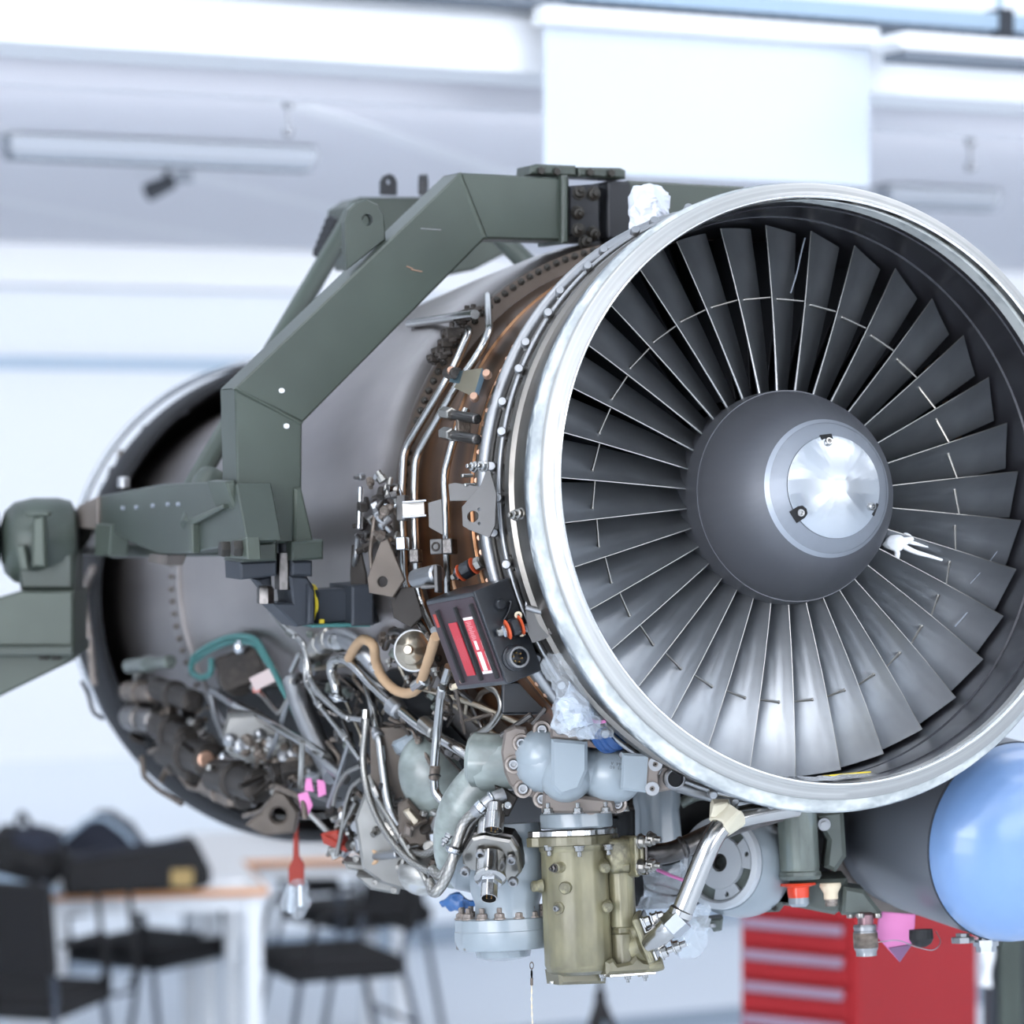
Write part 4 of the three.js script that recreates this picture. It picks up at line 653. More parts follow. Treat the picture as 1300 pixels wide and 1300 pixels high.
{ // olive filter housing
  const g = sub('filter_housing', eng), D0 = 4.13, P = (x, y, k = 0) => L(U(x, y, D0 - k)), w = (p) => p * D0 / F, dn = V(0, -1, 0);
  const top = P(727, 1050), col = (list, x = 727, y = 1050, k = 0, seg = 40) => turned(list, P(x, y, k), dn, seg);
  const fit = (x0, y0, r, pts, mat, name, seg = 40) => mesh(name, turned(pts.map(([a, b]) => [w(a), w(b)]), P(x0, y0, 0), dn, seg), mat, g);
  fit(731, 1030, 0, [[0, 0], [43, 0], [46, 3], [46, 19], [44, 21], [0, 21]], M.castingBlue, 'cover');
  const ov = (name, l, y, th, mat) => { const c = P(727, y), q = l.map(([x, z]) => [w(x), w(z)]); const s = slab(q, w(th), .001); s.rotateX(Pi / 2); mesh(name, at(s, c), mat, g); };
  const ear = []; for (let i = 0; i < 48; i++) { const a = i / 48 * 2 * Pi, r = 48 + 9 * Math.max(0, cos(4 * a)) ** 3; ear.push([r * cos(a) * 1.08, r * sin(a)]); }
  ov('gasket_plate', ear, 1053, 8, M.bright); ov('flange', ear.map(([a, b]) => [a * 1.03, b * 1.03]), 1061, 12, M.olive);
  for (const [x, y, k] of [[696, 1031, .09], [734, 1031, .11], [769, 1030, .09], [792, 1028, .05]]) bolt(g, P(x, y + 2, k), UP, w(6.5), studGeo, M.bright);
  for (const [x, y, k] of [[697, 1073, .035], [735, 1074, .052], [772, 1072, .03]]) bolt(g, P(x, y, k), dn, w(6.5), studGeo, M.bright);
  fit(728, 1072, 0, [[0, 0], [44, 0], [44, 6], [42, 9], [43, 90], [43, 150], [40, 158], [30, 163], [0, 163]], M.olive, 'bowl', 48);
  const boss = (x, y, dx, ln, r, k = .04, mat = M.olive) => { const a = P(x, y, k), d = CF.clone().addScaledVector(CR, dx).normalize(); mesh('boss', turned([[0, 0], [w(r * 1.3), 0], [w(r), .006], [w(r), w(ln)], [w(r - 1.5), w(ln + 1.5)], [0, w(ln + 1.5)]], a.addScaledVector(d, -.004), d, 20), mat, g); return a.addScaledVector(d, w(ln + 2)); };
  let e = boss(712, 1101, -.9, 14, 7); bolt(g, e, CF.clone().addScaledVector(CR, -.9), w(4.5), studGeo, M.darkSteel);
  boss(722, 1126, -.5, 16, 8); e = boss(714, 1152, -.8, 13, 8); bolt(g, e, CF.clone().addScaledVector(CR, -.8), w(4), boltGeo, M.satin);
  boss(684, 1125, -3, 12, 7, .02); boss(766, 1100, .15, 18, 7, .03); boss(769, 1150, .15, 18, 7, .03);
  // by-pass column at the right of the bowl
  mesh('side_column', merge([turned([[0, 0], [w(17), 0], [w(17), w(70)], [w(15), w(72)], [w(15), w(78)], [w(18), w(80)], [w(18), w(130)], [0, w(130)]], P(788, 1105, .0), dn, 28), basis(box(w(40), w(44), .05, .006), X, Y, Z, P(783, 1086, 0)), rod(P(766, 1100, .02), P(800, 1101, .02), w(6))]), M.olive, g);
  mesh('column_web', basis(box(w(26), w(110), .018, .003), X, Y, Z, P(771, 1160, -.0)), M.olive, g);
  mesh('foot', basis(slab([[-w(36), 0], [w(33), 0], [w(29), -w(20)], [-w(34), -w(18)]], .05, .004).translate(0, 0, -.02), X, Y, Z, P(731, 1229, 0)), M.olive, g);
  for (const [x, y] of [[701, 1247], [733, 1247]]) bolt(g, P(x, y - 1, .02), dn, w(3.5), hexGeo, M.bright);
  mesh('lower_block', basis(slab([[-w(36), -w(6)], [-w(36), w(10)], [-w(26), w(14)], [-w(20), w(6)], [-w(2), w(8)], [w(6), w(16)], [w(16), w(8)], [w(34), w(4)], [w(36), -w(6)]], .06, .004).translate(0, 0, -.03), X, Y, Z, P(792, 1228, .01)), M.olive, g);
  mesh('base_gasket', basis(box(w(64), w(4), .055, .001), X, Y, Z, P(793, 1236, .01)), M.bright, g);
  for (const [x, y] of [[764, 1239], [797, 1241], [819, 1239]]) bolt(g, P(x, y - 2, .025), dn, w(4), studGeo, M.bright);
  // slanted outlet at the lower right
  const s0 = P(800, 1196, .02), sd = P(862, 1174, .03).sub(s0).normalize(), sx = V(0, 0, 1).cross(sd).normalize(), sz = sx.clone().cross(sd);
  const plate = (t, th, a, b, mat, nm) => mesh(nm, basis(box(w(a), w(th), w(b), .003), sx, sd, sz, s0.clone().addScaledVector(sd, w(t))), mat, g);
  mesh('outlet_arm', merge([rod(P(786, 1212, 0), P(822, 1198, .015), w(20), w(22)), rod(P(800, 1186, .02), P(818, 1180, .02), w(9)), rod(P(806, 1232, .02), P(842, 1222, .02), w(9))]), M.olive, g);
  plate(20, 10, 60, 50, M.olive, 'outlet_flange'); plate(27, 4, 58, 48, M.bright, 'outlet_plate');
  for (const [x, y] of [[818, 1172], [828, 1168], [839, 1210], [855, 1203], [835, 1166]]) bolt(g, P(x, y, .04), sd, w(8), studGeo, M.bright);
  // top right square flange with elbow
  mesh('square_flange', merge([basis(box(w(8), w(52), .05, .004), X, Y, Z, P(800, 1087, .01)), basis(box(w(6), w(46), .046, .003), X, Y, Z, P(807, 1087, .01))]), M.olive, g);
  mesh('flange_plate', basis(box(w(4), w(48), .048, .002), X, Y, Z, P(812, 1087, .012)), M.darkSteel, g);
  for (const [x, y] of [[812, 1068], [824, 1065], [812, 1100], [824, 1098]]) { bolt(g, P(x, y, .035), CR.clone().addScaledVector(CF, .6), w(8), studGeo, M.steel); }
}
{ // dark elbow pipe, bright tube with hexagon union
  const P = (x, y, D = 4.12) => L(U(x, y, D)), w = (p) => p * 4.12 / F;
  mesh('elbow_pipe', pipe([P(815, 1084, 4.13), P(848, 1084, 4.13), P(872, 1074, 4.14), P(925, 1048, 4.16), P(990, 1030, 4.2)], w(13.5), w(30), 20), M.darkSteel, eng);
  mesh('weld_ring', rod(P(862, 1078, 4.135), P(872, 1074, 4.137), w(15)), M.darkSteel, eng);
  mesh('bright_tube', pipe([P(865, 1160, 4.06), P(900, 1073, 4.06), P(917, 1044, 4.07), P(950, 1034, 4.09), P(1010, 1024, 4.13)], w(13.5), w(24), 24), M.bright, eng);
  mesh('tape_wrap', merge([crumple(rod(P(914, 1050, 4.07), P(932, 1031, 4.08), w(17), w(19), 20, .05), .006, 120, 3), crumple(basis(box(w(26), w(18), .02, .002), CR, CU, CF, P(915, 1028, 4.075)), .012, 90, 5)]), M.tape, eng);
  mesh('tube_collar', rod(P(861, 1166, 4.06), P(867, 1152, 4.06), w(15.5)), M.bright, eng);
  mesh('hex_union', rod(P(866, 1163, 4.06), P(848, 1180, 4.06), w(18), w(17), 6, .1), M.chrome, eng);
  mesh('outlet_tube', pipe([P(860, 1168, 4.06), P(846, 1180, 4.06), P(826, 1196, 4.09)], w(14), w(10), 20), M.bright, eng);
}
{ // grey pump housing at the lower left of the filter, with bolted bottom flange
  const g = sub('hydraulic_pump', eng), D0 = 4.17, P = (x, y, k = 0) => L(U(x, y, D0 - k)), w = (p) => p * D0 / F, dn = V(0, -1, 0);
  mesh('housing', merge([turned([[0, 0], [w(46), 0], [w(50), w(40)], [w(46), w(85)], [w(41), w(100)], [w(42), w(118)], [0, w(118)]].map((q) => q), P(640, 1046), dn, 40), rod(P(572, 1088, -.02), P(640, 1095, -.02), w(40), w(46), 28)]), M.castingBlue, g);
  const fx = 637; mesh('bottom_flange', turned([[0, 0], [w(56), 0], [w(60), w(2)], [w(60), w(16)], [w(61), w(17)], [w(61), w(30)], [w(56), w(40)], [w(36), w(42)], [w(34), w(50)], [w(20), w(54)], [0, w(54)]], P(fx, 1164), dn, 44), M.castingBlue, g);
  for (let i = 0; i < 14; i++) { const a = i / 14 * 2 * Pi + .2, d = V(w(52) * cos(a), 0, w(52) * sin(a)); bolt(g, P(fx, 1165).add(d), UP, w(7), studGeo, M.castBare); bolt(g, P(fx, 1196).add(d), dn, w(7), boltGeo, M.steel); }
  // chrome sensor on its pad
  const n = toL(-.18, -.42, .88).normalize(), e1 = toL(1, 0, .1).normalize(), e2 = n.clone().cross(e1).normalize(), o = P(624, 1088, .075);
  const s = sub('speed_sensor', eng), pl = (l) => l.map(([x, y]) => { const v = L(U(x, y, D0 - .075)).sub(o); return [v.dot(CR), v.dot(CU) * 1.1]; });
  const out = pl([[600, 1062], [616, 1058], [650, 1064], [658, 1078], [662, 1108], [650, 1122], [596, 1106], [586, 1098], [586, 1084]]);
  mesh('mount', basis(slab(out, .022, .003).translate(0, 0, -.03), e1, e2, n, o), M.darkSteel, s); mesh('mount_plate', basis(slab(out.map(([a, b]) => [a * .98, b * .98]), .012, .003).translate(0, 0, -.009), e1, e2, n, o), M.steel, s);
  for (const [x, y] of [[611, 1083], [650, 1090], [591, 1105], [652, 1118]]) bolt(s, P(x, y, .085), n, w(6.5), boltGeo, M.satin);
  const c0 = o.clone().addScaledVector(n, .0), ax = toL(-.05, -.75, .66).normalize();
  mesh('body', turned([[0, 0], [w(19), 0], [w(19), .028], [w(20), .030], [w(20), .034], [w(17), .036], [0, .036]], c0, ax, 32), M.bright, s);
  mesh('hex_nut', turned([[0, .036], [w(15), .036], [w(15), .043], [0, .043]], c0, ax, 6), M.chrome, s);
  mesh('connector', turned([[w(9), .043], [w(10.5), .043], [w(10.5), .064], [w(9), .064], [w(9), .052], [0, .052]], c0, ax, 24), M.bright, s);
  mesh('socket', turned([[0, .053], [w(8.8), .053], [w(8.8), .056], [0, .056]], c0, ax, 18), M.dark, s);
  for (const [i, j] of [[-1, -1], [1, -1], [-1, 1], [1, 1]]) { const p = c0.clone().addScaledVector(ax, .056).addScaledVector(CR, i * .003).addScaledVector(CU, j * .0024); mesh('pin', rod(p, p.clone().addScaledVector(ax, .005), .0008, .0008, 6), M.pin, s); }
  // pair of connectors with braided hoses
  const h = sub('plug_pair', eng);
  for (const [x, y, k] of [[630, 1022, .085], [620, 1030, .06]]) {
    const p = P(x, y, k), d = toL(-.08, -.85, .52).normalize();
    mesh('plug', turned([[0, 0], [w(11), 0], [w(11), .012], [w(12), .013], [w(12), .036], [w(10.4), .036], [w(10.4), .028], [0, .028]], p, d, 26), M.bright, h); mesh('socket', turned([[0, .028], [w(10.3), .028], [w(10.3), .031], [0, .031]], p, d, 18), M.dark, h);
    for (let i = 0; i < 5; i++) { const q = p.clone().addScaledVector(d, .031).addScaledVector(CR, .0045 * cos(i * 1.257)).addScaledVector(CU, .0035 * sin(i * 1.257)); mesh('pin', rod(q, q.clone().addScaledVector(d, .004), .0008, .0008, 6), M.pin, h); }
  }
  mesh('bracket', basis(slab(pl([[628, 1006], [645, 1012], [658, 1020], [646, 1042], [634, 1044]]), .012, .002).translate(0, 0, -.02), CR, CU, CF, o), M.grimeDark, h); bolt(h, P(645, 1022, .09), CF, w(5), boltGeo, M.bright);
  mesh('hose_ferrule', pipe([P(640, 1008, .07), P(624, 1014, .075), P(610, 1026, .075), P(603, 1032, .07)], w(8.5), w(10), 16), M.satin, h);
  for (const t of [[616, 1020, 607, 1029], [622, 1015, 627, 1012]]) mesh('ferrule_ring', rod(P(t[0], t[1], .075), P(t[2], t[3], .074), w(10)), M.chrome, h);
  mesh('braided_hose', tube(smooth([P(610, 1026, .073), P(590, 1044, .06), P(580, 1070, .06), P(572, 1100, .06), P(562, 1122, .055), P(552, 1133, .05), P(545, 1120, .03)], 40), w(7), 12), M.braid, h);
  mesh('braided_hose', tube(smooth([P(613, 1030, .06), P(597, 1048, .045), P(588, 1066, .045), P(576, 1090, .045), P(560, 1112, .04), P(548, 1104, .02)], 40), w(6.5), 12), M.braid, h);
  mesh('hose_clip', rod(P(577, 1074, .065), P(574, 1083, .065), w(10)), M.chrome, h);
  for (const [x, y] of [[566, 1066], [570, 1060]]) bolt(h, P(x, y, .055), toL(-.5, -.8, .4), w(4.5), studGeo, M.satin);
}
// ---------------------------------------------------------------- pipe tangle at the lower left
{
  const shell = mesh('dark_backing', axial(lathe([[.42, -.56], [.428, -.58], [.429, -1.1], [.419, -1.4], [.405, -1.6], [.393, -2.0]], 40, 0, 1.45)), M.dark, eng); shell.rotation.z = -1.1;  // added dark backing: stands for the shaded cavity and hides the duct
}
runA('scavenge_pipe', [[429, 889, .05], [427, 872, .06], [420, 850, .06], [424, 838, .06], [436, 836, .06], [450, 844, .06], [468, 865, .05], [494, 890, .05], [530, 920, .04], [582, 951, .03], [604, 966, .02]], 13.5, M.bright, 14);
mesh('pipe_collar', rod(A(497, 893, .05), A(508, 904, .048), mm(13, 500), mm(12, 500)), M.satin, eng); mesh('pipe_collar', rod(A(536, 916, .045), A(552, 930, .042), mm(9.5, 540)), M.steel, eng);
mesh('band_clamp', along(new THREE.TorusGeometry(mm(12, 430), mm(2, 430), 8, 28).rotateX(Pi / 2), A(431, 886, .055), V(.2, 1, .3)), M.chrome, eng);
runA('bleed_duct', [[392, 850, .0], [398, 828, .0], [418, 812, .01], [440, 809, .01], [463, 824, .01], [500, 872, -.02]], 28, M.satin, 24);
for (const [a, b] of [[[404, 824], [412, 815]], [[417, 812], [424, 810]]]) mesh('duct_clamp', rod(A(...a, .006), A(...b, .006), mm(16, 410)), M.steel, eng);
mesh('bright_elbow', turned([[0, 0], [mm(15), 0], [mm(16), .01], [mm(15), .03], [mm(10), .04], [0, .04]], A(428, 814, .02), A(452, 812, .02).sub(A(428, 814, .02)), 24), M.bright, eng);
mesh('insulated_hose', tube(smooth([A(443, 836, .06), A(452, 820, .065), A(463, 812, .065), A(474, 820, .065), A(477, 840, .06), A(484, 858, .06), A(499, 874, .06), A(514, 880, .06), A(530, 874, .065), A(540, 850, .065), A(553, 808, .06)], 60), (t) => mm(6.6 + .25 * sin(t * 150)), 14), M.hoseTan, eng);
for (const [a, b] of [[[474, 840], [479, 851]], [[528, 872], [541, 862]]]) mesh('hose_clamp', rod(A(...a, .06), A(...b, .06), mm(8.6)), M.bright, eng);
{
  const g = sub('filler_cap', eng), c = A(527, 826, .02), d = toL(-.25, .1, .96);
  mesh('cap', turned([[0, 0], [mm(26), 0], [mm(27), .004], [mm(22), .01], [mm(20), .012], [mm(18), .022], [mm(10), .03], [mm(7), .032], [mm(5), .036], [0, .037]], c, d, 32), M.titanium, g);
  mesh('cap_band', along(new THREE.TorusGeometry(mm(26), mm(2.4), 8, 40).rotateX(Pi / 2), c.clone().addScaledVector(d, .004), d), M.satin, g);
  for (const [x, y] of [[517, 858], [493, 837], [552, 848]]) bolt(g, A(x, y, .05), toL(.2, -1, .2), mm(5), studGeo, M.steel);
  mesh('elbow', tube(smooth([A(489, 822, .02), A(496, 806, .02), A(510, 803, .02), A(520, 812, .02)], 20), mm(5), 12), M.darkSteel, g);
}
runA('return_pipe', [[345, 776, .03], [362, 798, .04], [372, 806, .05], [386, 817, .05], [391, 838, .05], [392, 858, .05], [404, 880, .055], [428, 902, .055], [440, 911, .05], [462, 914, .04]], 8, M.bright, 12);
runA('return_pipe', [[370, 852, .02], [381, 828, .03], [388, 840, .04], [388, 864, .045], [404, 893, .05], [428, 924, .05], [437, 935, .05], [458, 966, .05]], 7, M.bright, 10);
for (const [a, b] of [[[397, 872], [406, 882]], [[402, 890], [408, 898]], [[433, 929], [440, 939]], [[366, 802], [376, 809]], [[436, 908], [444, 912]]]) mesh('pipe_nut', rod(A(...a, .054), A(...b, .054), mm(5.6), mm(5.6), 6), M.bright, eng);
runA('cooling_duct', [[372, 862, .0], [384, 902, .0], [402, 942, .0], [424, 985, .0]], 29, M.satin, 30);
runA('strut', [[370, 878, .03], [346, 950, .03], [340, 962, .02]], 6, M.satin);
mesh('braided_hose', tube(smooth([A(465, 906, .07), A(464, 925, .075), A(461, 963, .08), A(465, 998, .08), A(476, 1032, .08), A(498, 1069, .075), A(521, 1093, .07), A(545, 1107, .06)], 50), mm(4.5), 12), M.braid, eng);
mesh('hose_end', rod(A(465, 900, .07), A(464.5, 913, .072), mm(5), mm(5.4), 8), M.bright, eng);
mesh('braided_hose', tube(smooth([A(470, 985, .065), A(478, 1011, .07), A(493, 1037, .065), A(520, 1083, .06), A(538, 1112, .06), A(548, 1136, .05)], 40), mm(4), 12), M.braid, eng);
mesh('hose_end', rod(A(474, 1000, .068), A(480, 1014, .07), mm(4.8), mm(4.8), 6), M.bright, eng);
runA('drain_tube', [[466, 870, .0], [472, 890, .03], [481, 934, .05], [489, 998, .055], [494, 1028, .055], [506, 1050, .05]], 11.5, M.bright, 20);
mesh('tube_clamp', rod(A(476, 926, .05), A(481, 936, .052), mm(8)), M.satin, eng); mesh('tube_tie', rod(A(486, 996, .057), A(489, 1001, .057), mm(7.5)), M.rubber, eng);
mesh('grey_bracket', basis(slab([[-.028, -.1], [.024, -.1], [.026, .0], [.018, .004], [-.03, .0]], .012, .001), CR, CU, CF, A(497, 924, .0)), M.grime, eng);
mesh('oil_tank', basis(new THREE.SphereGeometry(1, 36, 24).scale(mm(42), mm(58), mm(36)).rotateZ(.35), CR, CU, CF, A(548, 988, -.03)), M.casting, eng);
mesh('oil_tank_collar', basis(lathe([[mm(24), 0], [mm(27), .004], [mm(27), .018], [mm(22), .022]], 28).rotateZ(.5), CR, CU, CF, A(527, 948, -.04)), M.castingBlue, eng);
runA('transfer_pipe', [[570, 846, .0], [560, 880, .05], [555, 926, .065], [551, 978, .065], [552, 1006, .06], [562, 1018, .05], [576, 1022, .03]], 11.5, M.bright, 12);
mesh('pipe_sleeve', rod(A(562, 872, .05), A(560, 884, .051), mm(6.6)), M.bright, eng); mesh('pipe_wrap', rod(A(552.5, 972, .066), A(551, 990, .066), mm(7)), M.grime, eng);
mesh('pipe_tie', basis(new THREE.TorusGeometry(mm(7), mm(1), 6, 20).rotateX(1.2), CR, CU, CF, A(552, 985, .067)), M.rubber, eng);
runA('cross_pipe', [[535, 873, .01], [600, 893, .0], [660, 918, -.02]], 8, M.titanium); runA('cross_pipe', [[612, 866, .02], [634, 880, .02], [638, 900, .02], [624, 922, .02], [600, 934, .02]], 9, M.steel, 16); runA('cross_pipe', [[520, 858, -.03], [590, 905, -.04], [640, 940, -.04]], 6, M.titanium); runA('cross_pipe', [[600, 900, -.03], [612, 878, -.02], [640, 872, -.02]], 7, M.grime, 8);
for (let i = 0; i < 34; i++) { const x = rr(390, 590), y = rr(835, 950), a = rr(-.3, 1.3), l = rr(20, 60), k = rr(-.012, .012); runA('filler_pipe', [[x, y, k], [x + l * cos(a), y + l * sin(a), k], [x + l * cos(a) + rr(-14, 14), y + l * sin(a) + rr(8, 26), k - .006]], rr(3, 7), [M.grime, M.darkSteel, M.grimeDark, M.titanium][i % 4], 8); }
for (let i = 0; i < 50; i++) { const x = rr(380, 590), y = rr(800, 960), s = rr(.5, 1.1); mesh('fitting', along(i % 2 ? box(.016 * s, .012 * s, .02 * s, .002) : lathe([[0, 0], [.007 * s, 0], [.007 * s, .012], [.005 * s, .013], [.005 * s, .022], [0, .022]], 6), A(x, y, rr(-.015, .01)), V(rr(-1, 1), rr(-1, 1), rr(.1, 1))), [M.grime, M.grimeDark, M.darkSteel, M.castDark][i % 4], eng); }
runA('capillary', [[458, 972, .055], [440, 980, .055], [427, 1002, .05], [423, 1022, .045]], 6, M.steel, 14); runA('capillary', [[460, 988, .055], [446, 999, .055], [439, 1020, .055], [432, 1065, .05], [427, 1086, .045]], 6, M.steel, 12);
runA('capillary', [[443, 944, .045], [430, 985, .04], [417, 1024, .035]], 6.5, M.satin); runA('capillary', [[452, 1018, .05], [440, 1042, .05], [436, 1052, .045]], 6, M.steel);
{ // machined block, castings and rings low on the gearbox
  const g = sub('gearbox_front', eng), cas = (poly, px, k, th, mat, name = 'casting') => { const o = A(px, poly[0][1], k), d = depthAt(px) - k; mesh(name, basis(slab(poly.map(([x, y]) => { const v = L(U(x, y, d)).sub(o); return [v.dot(CR), v.dot(CU)]; }), th, Math.min(.004, th * .2)).translate(0, 0, -th), CR, CU, CF, o), mat, g); };
  cas([[450, 1040], [470, 985], [500, 1005], [512, 1050], [540, 1090], [560, 1120], [555, 1138], [520, 1132], [485, 1122], [460, 1104]], 500, .0, .14, M.silverCast);
  cas([[462, 1000], [478, 1000], [484, 1060], [478, 1080], [464, 1078]], 470, .03, .05, M.castingBlue, 'pad'); cas([[449, 1064], [464, 1062], [466, 1082], [452, 1084]], 455, .05, .03, M.satin, 'lug'); cas([[436, 1094], [470, 1096], [476, 1110], [440, 1104]], 455, .03, .06, M.silverCast, 'ledge'); cas([[452, 1112], [486, 1112], [510, 1124], [506, 1136], [470, 1130]], 480, .02, .07, M.silverCast, 'ledge');
  cas([[505, 1022], [518, 1014], [541, 1040], [546, 1072], [522, 1080], [506, 1056]], 525, .04, .04, M.grime, 'valve_block'); cas([[511, 1030], [520, 1026], [534, 1042], [526, 1052]], 525, .052, .014, M.titanium, 'valve_cover'); cas([[514, 1046], [524, 1050], [522, 1064], [512, 1060]], 525, .055, .014, M.castBare, 'valve_cover');
  mesh('tan_ring', along(new THREE.TorusGeometry(mm(9), mm(3.2), 10, 28).rotateX(Pi / 2), A(471, 1088, .06), CF.clone().addScaledVector(CR, -.4)), M.hoseTan, g); mesh('spigot', rod(A(471, 1088, .05), A(505, 1084, .04), mm(5.5)), M.satin, g);
  mesh('scroll', basis(new THREE.SphereGeometry(1, 28, 18).scale(mm(34), mm(30), mm(34)), CR, CU, CF, A(538, 1108, .0)), M.silverCast, g); mesh('ring_seal', along(new THREE.TorusGeometry(mm(12), mm(2.4), 8, 28).rotateX(Pi / 2), A(519, 1066, .045), CF), M.darkSteel, g);
  for (const [x, y] of [[452, 1090], [476, 1120], [500, 1130], [548, 1128], [444, 1100]]) bolt(g, A(x, y, .05), CF, mm(4.5), boltGeo, M.steel);
  mesh('hose_stub', tube(smooth([A(522, 1080, .045), A(540, 1084, .045), A(560, 1072, .04)], 14), mm(5), 12), M.braid, g);
  for (let i = 0; i < 130; i++) { const x = rr(418, 560), y = rr(1000 + (x < 450 ? 20 : 0), 1122 - (560 - x) * .28), s = rr(.5, 1.2), p = A(x, y, rr(-.02, .03)), k = i % 4; mesh('fitting', along(k === 0 ? box(.014 * s, .012 * s, .018 * s, .002) : k === 1 ? lathe([[0, 0], [.006 * s, 0], [.006 * s, .012], [.004 * s, .013], [.004 * s, .02], [0, .02]], 6) : k === 2 ? lathe([[0, 0], [.003, 0], [.003, .04 * s], [0, .04 * s]], 8) : lathe([[0, 0], [.01 * s, 0], [.01 * s, .004], [.006 * s, .006], [0, .006]], 14), p, V(rr(-1, 1), rr(-1, 1), rr(.2, 1))), [M.satin, M.grime, M.steel, M.grimeDark, M.silverCast][i % 5], g); }
}
{ // ignition unit with teal leads, tag plate, pipes
  const g = sub('ignition_unit', eng);
  for (const [d, w] of [[0, 8], [7, 6]]) mesh('lead', tube(smooth([A(246, 834 + d, .0), A(262, 822 + d, .01), A(288, 810 + d, .02), A(309, 808 + d, .02), A(325, 813 + d, .02), A(335, 828 + d, .015), A(356, 868, .0), A(382, 920, -.02), A(402, 960, -.03)], 40), mm(w / 2, 300), 10), M.teal, g);
  mesh('lead', tube(smooth([A(246, 834, .01), A(243, 850, .01), A(256, 860, .02), A(268, 852, .015), A(268, 836, .01)], 20), mm(4, 260), 10), M.teal, g);
  mesh('lamp_cap', basis(new THREE.SphereGeometry(mm(8, 300), 18, 12).scale(1, 1.15, .6), CR, CU, CF, A(304, 822, .04)), M.chrome, g);
  mesh('body', merge([basis(box(.075, .06, .06, .008), CR.clone().addScaledVector(CU, .35), CU.clone().addScaledVector(CR, -.35), CF, A(308, 848, -.02)), turned([[0, 0], [.03, 0], [.03, .03], [.02, .035], [0, .035]], A(298, 858, .01), CF.clone().addScaledVector(CR, .3), 20)]), M.grimeDark, g);
  mesh('red_seal', along(new THREE.TorusGeometry(.017, .006, 10, 24).rotateX(Pi / 2), A(287, 856, .02), CR.clone().addScaledVector(CF, .6)), M.red, g); mesh('ribbed_plug', turned([[0, 0], [.017, 0], [.018, .006], [.015, .008], [.018, .012], [.015, .015], [.014, .03], [0, .03]], A(292, 855, .03), CR.clone().addScaledVector(CF, .8), 18), M.silverCast, g);
  mesh('tag_plate', basis(box(.045, .022, .004, .001), CR.clone().addScaledVector(CU, .5), CU.clone().addScaledVector(CR, -.5), CF, A(337, 861, .04)), std(0xb9a9a6, .5, .3), g); mesh('red_tab', basis(box(.012, .02, .005, .001), CR, CU, CF, A(326, 871, .05)), std(0xc07a70, .6), g);
  runA('fuel_line', [[283, 934, .02], [272, 905, .02], [267, 876, .02], [299, 897, .03]], 8, M.satin, 8, g); runA('fuel_line', [[320, 872, .03], [334, 883, .03], [347, 899, .03], [355, 907, .03], [368, 884, .03], [370, 862, .02]], 7, M.steel, 9, g);
  runA('fuel_line', [[300, 895, .03], [318, 904, .035], [352, 923, .04], [386, 943, .045], [414, 962, .04]], 12, M.bright, 20, g); runA('fuel_line', [[388, 945, .046], [420, 975, .04], [440, 990, .02]], 13, M.satin, 20, g);
  runA('lower_rail', [[283, 962, .02], [330, 976, .03], [372, 990, .03], [404, 1000, .03]], 9, M.satin, 10, g);
  mesh('rail_end', basis(new THREE.SphereGeometry(mm(8, 284), 16, 12), CR, CU, CF, A(284, 962, .025)), M.chrome, g);
}
{ // grey cast exchanger between the rails
  const g = sub('heat_exchanger', eng), o = A(340, 940, .0), d = depthAt(340);
  const pl = (l) => l.map(([x, y]) => { const v = L(U(x, y, d)).sub(o); return [v.dot(CR), v.dot(CU)]; });
  mesh('core', basis(crumple(slab(pl([[286, 905], [322, 905], [352, 926], [392, 950], [410, 975], [398, 996], [340, 978], [292, 958], [282, 935]]), .08, .006).translate(0, 0, -.08), .012, 60, 2), CR, CU, CF, o), M.silverCast, g);
  for (let i = 0; i < 46; i++) { const t = rnd(), x = 292 + t * 104, y = 915 + t * 52 + rr(-4, 36 - 10 * t), s = rr(.5, 1.1); mesh('boss', along(i % 3 ? lathe([[0, 0], [.012 * s, 0], [.011 * s, .008], [.006 * s, .012], [0, .012]], 12) : box(.024 * s, .01, .014 * s, .003), L(U(x, y, d - .004)), CF.clone().addScaledVector(CR, rr(-.8, .8)).addScaledVector(CU, rr(-.5, .8))), [M.silverCast, M.satin, M.grime][i % 3], g); }
}
